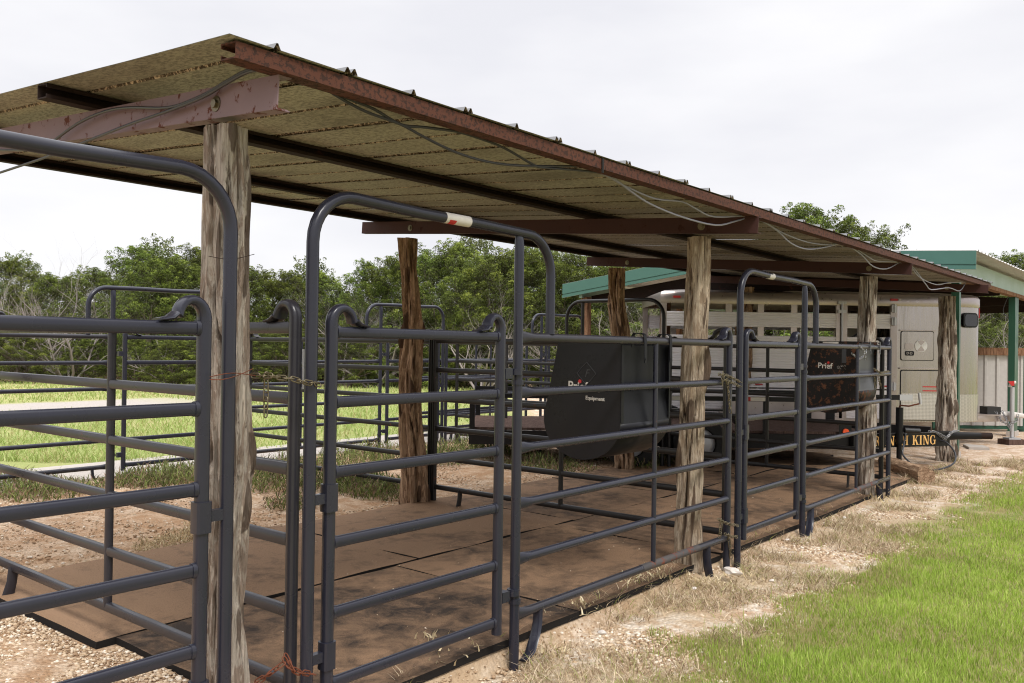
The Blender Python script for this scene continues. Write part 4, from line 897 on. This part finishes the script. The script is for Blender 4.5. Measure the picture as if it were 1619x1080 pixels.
# flatbed trailer
D1 = 11.35
fb = empty('flatbed_trailer', (fw.x/cos(PITCH)*D1, fw.y/cos(PITCH)*D1, 0), 'black flatbed utility trailer with wooden deck and gold lettering on its tongue', 'trailer', rz=TA)
FU0, FU1, FW = -.55, 4.75, 2.0
fr_ = MB()
for y in (0, FW): fr_.bx((FU0, y-.02, .27), (FU1, y+.03, .455))
for u in (FU0, FU1-.08): fr_.bx((u, .031, .27), (u+.08, FW-.021, .455))
for u in np.arange(FU0+.6, FU1-.3, .6): fr_.bx((u, .031, .30), (u+.05, FW-.021, .452))
fr_.build('frame', 'trailer_black', fb, smooth=False)
for k in range(13):
    y = .04+k*.148; MB().bx((FU0+.01, y, .457), (FU1-.01, y+.142, .49)).build('deck_board', 'deck_wood', fb, smooth=False)
rl = MB()
for y in (0.005, FW-.01):
    rl.bx((FU0, y-.02, .88), (FU1+.0, y+.02, .94))
rl.build('side_rail', 'trailer_black', fb, smooth=False)
MB().bx((FU1, -.015, .925), (5.25, .03, .99)).build('ramp_bar', 'trailer_black', fb, smooth=False); MB().bx((5.1, -.018, .92), (5.27, .033, .995)).build('ramp_bar_end', 'galv', fb, smooth=False)
for y in (0.005, FW-.01):
    for u in (FU0+.04, .6, 2.0, 3.35, 4.6): MB().bx((u-.035, y-.018, .456), (u+.035, y+.018, .879)).build('stake', 'trailer_black', fb, smooth=False)
for (a, c_) in ((3.04, 'r'), (3.14, 'w'), (1.75, 'r'), (2.0, 'w'), (4.0, 'r'), (.6, 'r'), (.9, 'w')):
    MB().bx((a, -.022, .885), (a+(.1 if c_ == 'r' else .24), -.0185, .935)).build('reflective_tape', 'tape_red' if c_ == 'r' else 'tape_white', fb, smooth=False)
for (a, c_) in ((1.72, 'r'), (1.95, 'w'), (2.25, 'r')): MB().bx((a, FW-.035, .99), (a+.22, FW-.03, 1.04)).build('reflective_tape', 'tape_red' if c_ == 'r' else 'tape_white', fb, smooth=False)
lo = MB().sweep([(4.39, -.045, .50), (4.39, -.02, .50)], .04, 18); lo.build('side_lamp', 'lamp_orange', fb); MB().bx((4.31, -.019, .456), (4.47, -.0, .60)).build('lamp_bracket', 'trailer_black', fb, smooth=False)
for u in (1.55, 2.45): 
    for y in (-.17, FW+.17): wheel(fb, u, y, .34, .19, 'galv')
MB().poly([(1.0, 0), (1.2, .22), (2.8, .22), (3.0, 0), (2.95, 0), (2.77, .2), (1.23, .2), (1.05, 0)], (0, -.03, .56), ((1, 0, 0), (0, 0, 1), (0, -1, 0)), .22).build('mudguard', 'trailer_black', fb, smooth=False)
sw = wheel(fb, 2.15, FW-.25, .3, .18, 'alu_smooth', 'spare_wheel'); sw.location.z = .97; sw.rotation_euler = (radians(0), 0, radians(-8))
# things in front of the deck: headboard frame
hb = MB(); hb.bx((4.86, -.02, .33), (4.99, .02, .91)); hb.bx((4.86, FW-.04, .33), (4.99, FW, .91)); hb.build('front_leg', 'trailer_black', fb, smooth=False)
# A-frame tongue: near beam from the corner to the coupler
ca, cb = Vector((4.45, -.09, .385)), Vector((6.0, .50, .375)); T = (cb-ca).normalized(); N_ = Vector((T.y, -T.x, 0)).normalized()
tg = MB(); R = Matrix((T, -N_, Vector((0, 0, 1)))).transposed(); tg.box((ca+cb)/2, ((cb-ca).length, .06, .185), R)
ca2, cb2 = Vector((4.5, FW+.03, .40)), Vector((5.95, .9, .41)); T2 = (cb2-ca2).normalized(); R2 = Matrix((T2, Vector((-T2.y, T2.x, 0)).normalized(), Vector((0, 0, 1)))).transposed(); tg.box((ca2+cb2)/2, ((cb2-ca2).length, .06, .185), R2)
ton = tg.build('tongue', 'trailer_black', fb, smooth=False)
MB().sweep([(5.85, .62, .40), (6.1, .62, .41), (6.25, .62, .41), (6.5, .62, .41)], [(.1, .07), (.07, .06), (.055, .05), (.05, .045)], 14, p=4).build('coupler', 'trailer_black', fb)
MB().sweep([(6.34, .62, .41), (6.66, .62, .41)], .046, 14).build('coupler_tip', 'purlin_dark', fb)
# hand-cut serif capitals
def serif(ch):
    S = .2; t = .07; s = []   # rectangles / strokes as polygons in a 0..w x 0..1 box
    def st(x, y0=0, y1=1, w=.2): return [(x, y0), (x+w, y0), (x+w, y1), (x, y1)]
    def sf(x, y, w=.34): return [(x, y), (x+w, y), (x+w, y+t), (x, y+t)]
    def ln(x0, y0, x1, y1, w): return [(x0, y0), (x0+w, y0), (x1+w, y1), (x1, y1)]
    def bowl(cx, cy, rx, ry, a0, a1, w0, w1=None):
        w1 = w1 or w0*.4; o = [(cx+rx*cos(a), cy+ry*sin(a)) for a in np.linspace(a0, a1, 14)]; i = [(cx+(rx-w1-(w0-w1)*abs(cos(a)))*cos(a), cy+(ry-w1)*sin(a)) for a in np.linspace(a1, a0, 14)]; return o+i
    if ch == 'R': return .86, [st(.1), sf(.02, 0), sf(.02, .93, .3), bowl(.32, .74, .36, .26, -pi/2, pi/2, .18), ln(.62, 0, .36, .5, .2), sf(.58, 0, .28)]
    if ch == 'A': return .86, [ln(.02+.06, 0, .36, 1, .08), ln(.58, 0, .34, 1, .2), [(.22, .3), (.62, .3), (.62, .38), (.22, .38)], sf(0, 0, .26), sf(.54, 0, .32)]
    if ch == 'N': return .9, [st(.12, w=.09), st(.7, w=.09), ln(.6, 0, .1, 1, .2), sf(.02, 0, .3), sf(.58, .93, .3), sf(.0, .93, .24)]
    if ch == 'C': return .8, [bowl(.44, .5, .42, .52, radians(48), radians(312), .2), st(.66, .66, .98, .06), st(.66, .04, .26, .05)]
    if ch == 'H': return .94, [st(.1), st(.64), sf(.02, 0), sf(.02, .93), sf(.56, 0), sf(.56, .93), [(.28, .46), (.66, .46), (.66, .54), (.28, .54)]]
    if ch == 'K': return .9, [st(.1), sf(.02, 0), sf(.02, .93), ln(.28, .42, .66, 1, .09), ln(.6, 0, .36, .56, .2), sf(.56, .93, .28), sf(.54, 0, .34)]
    if ch == 'I': return .42, [st(.1), sf(.02, 0), sf(.02, .93)]
    if ch == 'G': return .88, [bowl(.44, .5, .42, .52, radians(48), radians(320), .2), st(.62, 0.02, .42, .16), sf(.5, .42, .36), st(.66, .66, .98, .06)]
    return .4, []
x = 0; S = .125; SX = 1.04; polys = []
for ch in 'RANCH KING':
    w, ps = serif(ch)
    for i_, pl in enumerate(ps): polys.append(([((x+a)*S*.98*SX, b_*S) for a, b_ in pl], i_))
    x += w+.06
Ltot = x*S*.98; o0 = ca.lerp(cb, .05); start = Vector((4.80, 0, 0)); tt = (4.765-ca.x)/T.x
o0 = ca+T*tt-Vector((0, 0, .066))+N_*(.0305)
# cut the letter outlines out of thin vinyl, overlapping strokes stacked a hair apart
vb = MB()
for pl, i_ in polys: vb.poly(pl, o0+N_*(.0003*i_), (T, (0, 0, 1), N_), .0008)
vb.build('lettering', 'gold', ton, smooth=False)
mj = MB().sweep([(5.16, .12, .10), (5.16, .12, .34)], .034, 14).sweep([(5.16, .12, .34), (5.16, .12, .82)], .047, 16); mj.build('jack', 'trailer_black', fb)
MB().sweep([(5.16, .12, .82), (5.16, .12, .85), (5.26, .08, .84), (5.36, .05, .87), (5.40, .04, .88)], .011, 8).build('jack_crank', 'chain_rust', fb); MB().sweep([(5.40, .04, .87), (5.38, .04, 1.02)], .018, 10).build('crank_handle', 'galv', fb)
MB().sweep([(5.22, .1, .52), (5.42, .1, .51)], .035, 12).build('plug', 'plastic_black', fb)
fw_ = [(5.28, .2, .47), (5.16, .0, .3), (5.14, -.05, .2), (5.3, -.1, .06), (5.55, -.1, .03), (5.82, .0, .1), (5.94, .2, .22), (5.9, .35, .34), (5.82, .45, .36)]
cab = MB(); Q = [Vector(q) for q in fw_]; QQ = []
for i in range(len(Q)-1):
    a, b_, c_, d_ = Q[max(0, i-1)], Q[i], Q[i+1], Q[min(len(Q)-1, i+2)]
    for t in np.linspace(0, 1, 6)[:-1]: QQ.append(.5*((2*b_)+(c_-a)*t+(2*a-5*b_+4*c_-d_)*t*t+(-a+3*b_-3*c_+d_)*t**3))
cab.sweep(QQ, .012, 8); cab.build('wiring_loop', 'cable_black', fb)
cy_ = lambda u: -.09+.381*(u-4.45)-.05
chain('safety_chain', [[(u, cy_(u), z) for u, z in ((5.66, .485), (5.76, .475), (5.84, .42), (5.92, .37), (5.98, .42), (6.05, .475), (6.14, .49))], [(u, cy_(u)-.01, z) for u, z in ((5.72, .485), (5.82, .455), (5.93, .40), (6.0, .46), (6.08, .485))]], 'chain_steel', '', pitch=.034, wd=.011, wr=.0036, parent=fb)

# ------------------------------------------------------------------ green carport
cpx = 13.4
cp = empty('green_carport', (cpx, 2.9, 0), 'green-trimmed open carport with a ribbed metal roof behind the shelter', 'carport')
CO = Vector(cp.location)
def rel(mb): mb.v = [tuple(Vector(q)-CO) for q in mb.v]; return mb
RY, RZ = 6.4, 3.20; E0, E1 = 2.62, 9.72; Z0, Z1 = 2.985, 2.765; XE = 26
for (ya, za, yb, zb) in ((E0, Z0, RY, RZ), (RY, RZ, E1, Z1)):
    f_ = MB(); f_.poly([(ya, za), (yb, zb), (yb, zb-.19), (ya, za-.19)], (cpx, 0, 0), ((0, 1, 0), (0, 0, 1), (-1, 0, 0)), .02)
    f_.poly([(ya, za-.19), (yb, zb-.19), (yb, zb-.212), (ya, za-.212)], (cpx, 0, 0), ((0, 1, 0), (0, 0, 1), (-1, 0, 0)), .006); f_.poly([(ya, za-.212), (yb, zb-.212), (yb, zb-.262), (ya, za-.262)], (cpx, 0, 0), ((0, 1, 0), (0, 0, 1), (-1, 0, 0)), .03)
    rel(f_).build('gable_trim', 'green_trim', cp, smooth=False)
    mb = MB(); prof = [(cpx-.02, 0)]; x = cpx
    while x < XE: prof += [(x+.1, 0), (x+.12, .025), (x+.15, .025), (x+.17, 0)]; x += .23
    for (y, z) in ((ya, za), (yb, zb)):
        for (u, h_) in prof: mb.v.append((u, y, z+h_+.002))
    n = len(prof)
    for k in range(n-1): mb.f.append((k, k+1, n+k+1, n+k))
    o = rel(mb).build('roof_sheet', 'wall_tin', cp, smooth=False); md = o.modifiers.new('t', 'SOLIDIFY'); md.thickness = .002
for (y, za) in ((2.98, 2.955), (9.35, 2.77)):
    rel(MB().bx((cpx+.05, y-.03, za-.27), (XE-.1, y+.03, za-.0))).build('eave_beam', 'green_beam', cp, smooth=False)
rel(MB().bx((13.6, 2.92, 2.62), (XE-.2, 3.04, 2.683))).build('eave_header', 'lumber', cp, smooth=False)
for x in (13.75, 17.2, 20.6, 24): 
    zr = 2.95; mb = MB().poly([(2.99, 2.70), (RY, 2.93), (9.3, 2.55), (9.3, 2.45), (2.99, 2.58)], (x, 0, 0), ((0, 1, 0), (0, 0, 1), (1, 0, 0)), .05); rel(mb).build('rafter', 'purlin_dark', cp, smooth=False)
for x in (14.02, 18.66, 23.5):
    rel(MB().bx((x-(.05 if x < 15 else .17), 2.95, .1), (x+(.05 if x < 15 else .17), 3.06, 2.62))).build('post', 'green_post', cp, smooth=False); rel(MB().bx((x-(.07 if x < 15 else .19), 2.93, -.02), (x+(.07 if x < 15 else .19), 3.08, .1))).build('post_footing', 'concrete', cp, smooth=False)
for (x, y) in ((13.6, 9.32), (17.2, 9.3), (13.75, 7.7), (20.6, 9.3)):
    rel(MB().bx((x-.07, y-.07, -.02), (x+.07, y+.07, 2.52))).build('wooden_post', 'lumber', cp, smooth=False)
wires('hanging_wire', [[at(1597, 463, d=16.), at(1590, 478, d=16.), at(1586, 492, d=16.), at(1593, 502, d=16.)]], .006, 'cable_black', 'thin black wire dangling beside the right green carport post')
# tin wind wall
dd = 17.2; xw, yw_ = gxy(1485, dd); tw = empty('tin_wall', (xw, yw_, 0), 'low pale ribbed tin wall with a wooden top rail behind the horse trailer nose', 'wall', rz=TA)
mb = MB(); prof = [(0, 0)]; u = 0
while u < 1.66: prof += [(u+.16, 0), (u+.18, -.025), (u+.22, -.025), (u+.24, 0)]; u += .24
for z in (.12, 1.56):
    for (a, b_) in prof: mb.v.append((a, b_, z))
n = len(prof)
for k in range(n-1): mb.f.append((k, k+1, n+k+1, n+k))
mb.build('tin_sheet', 'wall_tin', tw, smooth=False); MB().bx((-.1, -.03, 1.52), (1.72, -.08, 1.67)).build('top_rail', 'lumber', tw, smooth=False); MB().bx((-.1, .01, .05), (1.72, .06, .2)).build('bottom_rail', 'green_post', tw, smooth=False)
for u in (-.05, 1.66): MB().bx((u, .06, -.02), (u+.09, .15, 1.6)).build('wall_post', 'green_post', tw, smooth=False)

# ------------------------------------------------------------------ trees
def branch_tubes(mb, p, d, L, r, depth, seed, spread=.6, upb=.15):
    n = 4; pts = [p]; dd_ = d.copy(); R_ = [r]
    for i in range(n):
        dd_ = (dd_+Vector((random.uniform(-1, 1), random.uniform(-1, 1), random.uniform(-.6, 1)))*.22+Vector((0, 0, upb*.3))).normalized(); pts.append(pts[-1]+dd_*L/n); R_.append(r*(1-.55*(i+1)/n))
    mb.sweep(pts, R_, 5 if depth > 1 else 3)
    if depth > 0:
        for k in range(3 if depth > 1 else 4):
            j = random.randint(1, n); nd_ = (dd_+Vector((random.uniform(-1, 1), random.uniform(-1, 1), random.uniform(-.5, .9)))*spread*1.3).normalized()
            branch_tubes(mb, pts[j], nd_, L*random.uniform(.5, .75), R_[j]*.6, depth-1, seed, spread, upb)
    return pts[-1]
def crown_mesh(seed, h, rad, npuff, nleaf, base=.08, kind='juniper'):
    random.seed(seed); r_ = np.random.default_rng(seed); C_ = []; S_ = []; B_ = []
    while len(C_) < npuff:
        t = random.random(); z = base+(1-base)*t; env = rad*(1-t**2.2)**.55*(.75+.25*min(1, t*5)); a = random.random()*2*pi; q = env*(.3+.7*random.random()**.6)
        q *= 1+.28*noise.noise(Vector((cos(a)*1.3+seed, sin(a)*1.3, t*3)))
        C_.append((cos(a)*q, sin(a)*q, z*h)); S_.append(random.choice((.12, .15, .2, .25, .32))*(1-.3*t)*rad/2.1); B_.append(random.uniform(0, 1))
    for k in range(int(npuff*.14)):   # feathery leaders sticking out at the top
        a = random.random()*2*pi; q = rad*.55*random.random(); z = h*(.86+.2*random.random()-.1*q/rad); C_.append((cos(a)*q, sin(a)*q, z)); S_.append(.16); B_.append(.4+random.random()*.5)
    P_ = []; R_ = []
    for c_, s, b_ in zip(C_, S_, B_):
        n = int(nleaf*(s/.22)**1.6*.75)+12; g_ = r_.normal(0, 1, (n, 3)); g_ /= np.linalg.norm(g_, axis=1)[:, None]; g_ *= (r_.random(n)**.45)[:, None]*s*np.array([1, 1, .85])
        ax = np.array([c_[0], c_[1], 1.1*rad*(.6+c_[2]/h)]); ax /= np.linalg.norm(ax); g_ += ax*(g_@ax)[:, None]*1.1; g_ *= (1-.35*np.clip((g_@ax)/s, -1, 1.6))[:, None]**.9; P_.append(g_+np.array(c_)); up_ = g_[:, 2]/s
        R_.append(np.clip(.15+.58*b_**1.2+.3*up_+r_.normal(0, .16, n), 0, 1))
    P_ = np.concatenate(P_); R_ = np.concatenate(R_); n = len(P_)
    a = r_.normal(0, 1, (n, 3)); a[:, 2] += .7; a /= np.linalg.norm(a, axis=1)[:, None]; b2 = np.cross(a, r_.normal(0, 1, (n, 3))); b2 /= np.linalg.norm(b2, axis=1)[:, None]
    L = (.022+.038*r_.random(n))[:, None]; W = L*(.3 if kind == 'juniper' else .7)
    V = np.stack([P_-a*L, P_+b2*W, P_+a*L, P_-b2*W], 1).reshape(-1, 3); Fq = np.arange(n*4).reshape(-1, 4)
    return V, Fq, np.repeat(R_, 4)
def tree_proto(seed, h, rad, npuff=340, nleaf=175, leaf='juniper_leaf', kind='juniper', name='juniper_tree'):
    root = bpy.data.objects.new(name, None); COL.objects.link(root)
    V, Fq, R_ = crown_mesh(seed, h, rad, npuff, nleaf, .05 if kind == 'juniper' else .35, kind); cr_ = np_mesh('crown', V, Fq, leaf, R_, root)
    mb = MB(); random.seed(seed+5)
    for k in range(5 if kind == 'juniper' else 3):
        a = random.random()*2*pi; d = Vector((cos(a)*.55, sin(a)*.55, 1)).normalized(); branch_tubes(mb, Vector((cos(a)*.1, sin(a)*.1, -.1)), d, h*.4, .09, 3, seed, .45)
    mb.build('trunk', 'bark_dark', root, ang=80); return root
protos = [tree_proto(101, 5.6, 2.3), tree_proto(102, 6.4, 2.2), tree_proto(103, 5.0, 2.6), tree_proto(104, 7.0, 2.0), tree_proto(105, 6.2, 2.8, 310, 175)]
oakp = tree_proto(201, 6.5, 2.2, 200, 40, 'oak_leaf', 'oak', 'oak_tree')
random.seed(77)
deadp = []
for s in range(3):
    r0 = bpy.data.objects.new('dead_tree', None); COL.objects.link(r0); mb = MB()
    for k in range(7):
        a = random.random()*2*pi; branch_tubes(mb, Vector((cos(a)*.15, sin(a)*.15, -.1)), Vector((cos(a)*.9, sin(a)*.9, 1)).normalized(), 2.6, .06, 4 if k < 5 else 3, s, .75)
    mb.build('trunk', 'bark_grey', r0, ang=80); deadp.append(r0)
used = set()
def plant(proto, px, d, top_py, label, cat='tree', group=None, wide=1., h0=None, z0=0.):
    """stand a tree at a bearing and distance so that its crown reaches a given height"""
    xx, yy = gxy(px, d); top = at(px, top_py, d=d).z; hh = {id(q): v_ for q, v_ in zip(protos+[oakp]+deadp, (5.9, 6.6, 5.3, 7.2, 6.6, 6.7, 4.6, 4.6, 4.6))}[id(proto)]
    o = proto if id(proto) not in used else copy_tree(proto)
    used.add(id(proto)); s = top/hh; o.location = (xx, yy, z0); o.rotation_euler[2] = random.random()*6.28; sw_ = s*wide; o.scale = (sw_, sw_, s)
    return tag(o, label, cat, group)
GT = 'junipers in the treeline beyond the field'
P = protos
front = [(-70, 36, 430, 0), (15, 37, 408, 1), (75, 40, 432, 2), (150, 38, 418, 4), (215, 36, 388, 1), (262, 35, 398, 0), (305, 37, 388, 3), (350, 36, 400, 4), (405, 38, 420, 0), (455, 37, 428, 1), (505, 39, 424, 0), (548, 41, 462, 2), (578, 36, 412, 3), (622, 35, 404, 1), (670, 37, 388, 4), (722, 36, 376, 0), (768, 34, 396, 4), (815, 33, 390, 2), (862, 33, 388, 4), (905, 31, 396, 1), (955, 32, 410, 0), (1000, 31, 400, 4), (1060, 33, 410, 2), (1120, 32, 405, 4), (1180, 34, 395, 1), (1240, 33, 338, 3), (1275, 31, 322, 1), (1345, 31, 335, 4), (1390, 33, 395, 0), (1450, 36, 425, 4), (1510, 38, 410, 3), (1560, 34, 435, 2), (1605, 32, 398, 1), (1655, 31, 405, 4)]
LB = {1: 'juniper with a pointed crown whose top stands just above the left half of the treeline', 16: None}
side = lambda px: 'left of the first log post' if px < 330 else 'between the first two log posts' if px < 640 else 'behind the middle of the shelter' if px < 1100 else 'behind the trailers' if px < 1530 else 'beyond the right end of the carport'
special = {4: 'tall green juniper peaking between the grey dead tree and the first log post', 6: 'tall feathery juniper close against the left side of the first log post', 11: 'lowest juniper, in the sky gap left of the dark brown log post', 12: 'narrow juniper just right of the sky gap', 15: 'bushy juniper rising just right of the dark brown log post', 25: 'tall juniper showing above the tin roof, left one of the pair', 26: 'highest juniper, showing above the tin roof', 27: 'juniper above the tin roof, right of the highest one', 32: 'juniper whose crown tops the carport roof at the right edge'}
for i, (px, d, ty, k) in enumerate(front):
    lb = special.get(i); o = plant(P[k], px, d, ty, lb or 'green juniper in the front row '+side(px), 'tree', GT, wide=1.22)
for i in range(34):
    px = -110+i*53+random.uniform(-12, 12); d = random.uniform(42, 50); gap = 30 if 515 < px < 565 else 0
    ty = np.interp(px, [0, 60, 170, 250, 320, 410, 500, 540, 600, 700, 800, 900, 1100, 1250, 1400, 1500, 1650], [425, 440, 415, 390, 400, 430, 428, 470, 420, 392, 395, 400, 410, 400, 412, 425, 420])+random.uniform(0, 18)+gap
    plant(P[(i*3+1) % 5], px, d, ty, 'dark juniper in the back row '+side(px), 'tree', GT, wide=1.25)
for i in range(26):   # shrubs that close the foot of the treeline
    px = -60+i*66+random.uniform(-20, 20); d = random.uniform(31, 34) if px < 900 else random.uniform(27, 30)
    plant(P[(i*2) % 5], px, d, random.uniform(505, 540), 'low juniper shrub at the treeline foot '+side(px), 'shrub', 'low shrubs at the foot of the treeline', wide=1.9)
plant(oakp, 245, 42, 374, 'pale green broadleaf tree rising behind the junipers left of the first log post', 'tree'); plant(oakp, 745, 41, 362, 'pale thin-leaved tree rising just right of the dark brown log post', 'tree'); plant(oakp, 850, 43, 376, 'pale loose-crowned tree behind the gate hoop', 'tree')
plant(oakp, 490, 43, 405, 'pale loose-crowned tree rising left of the sky gap', 'tree'); plant(oakp, 30, 43, 400, 'pale broadleaf tree at the left edge of the treeline', 'tree')
GD = 'grey dead trees along the treeline'
for (px, d, ty, k, w_, lb) in ((85, 33.5, 405, 0, 1.2, 'large grey dead tree, leafless, in the treeline at the far left'), (110, 33, 460, 1, 1.3, 'lower grey dead tree in front of the large one'), (540, 34, 455, 1, 1.1, 'grey dead tree in the sky gap left of the dark brown log post'), (590, 31.5, 480, 2, 1.3, 'spreading grey dead tree beside the thin back hoop'),
                           (270, 32, 520, 2, 1.5, 'low grey dead branches left of the first log post'), (760, 30, 470, 0, 1.3, 'grey dead branches behind the nearest front panel'), (960, 27, 470, 2, 1.4, 'grey dead tree under the left end of the carport'), (1240, 26, 470, 0, 1.5, 'grey dead branches seen through the horse trailer openings'),
                           (1330, 27, 455, 1, 1.5, 'grey dead branches behind the nose of the horse trailer'), (1580, 26, 470, 2, 1.3, 'grey dead tree left of the right green carport post'), (860, 31, 500, 1, 1.4, 'grey dead branches low behind the thin far hoop'), (1050, 27, 480, 0, 1.4, 'grey dead branches between the wooden carport posts'), (1450, 28, 470, 2, 1.5, 'grey dead branches just behind the trailer roof')):
    plant(deadp[k], px, d, ty, lb, 'tree', GD, wide=w_)
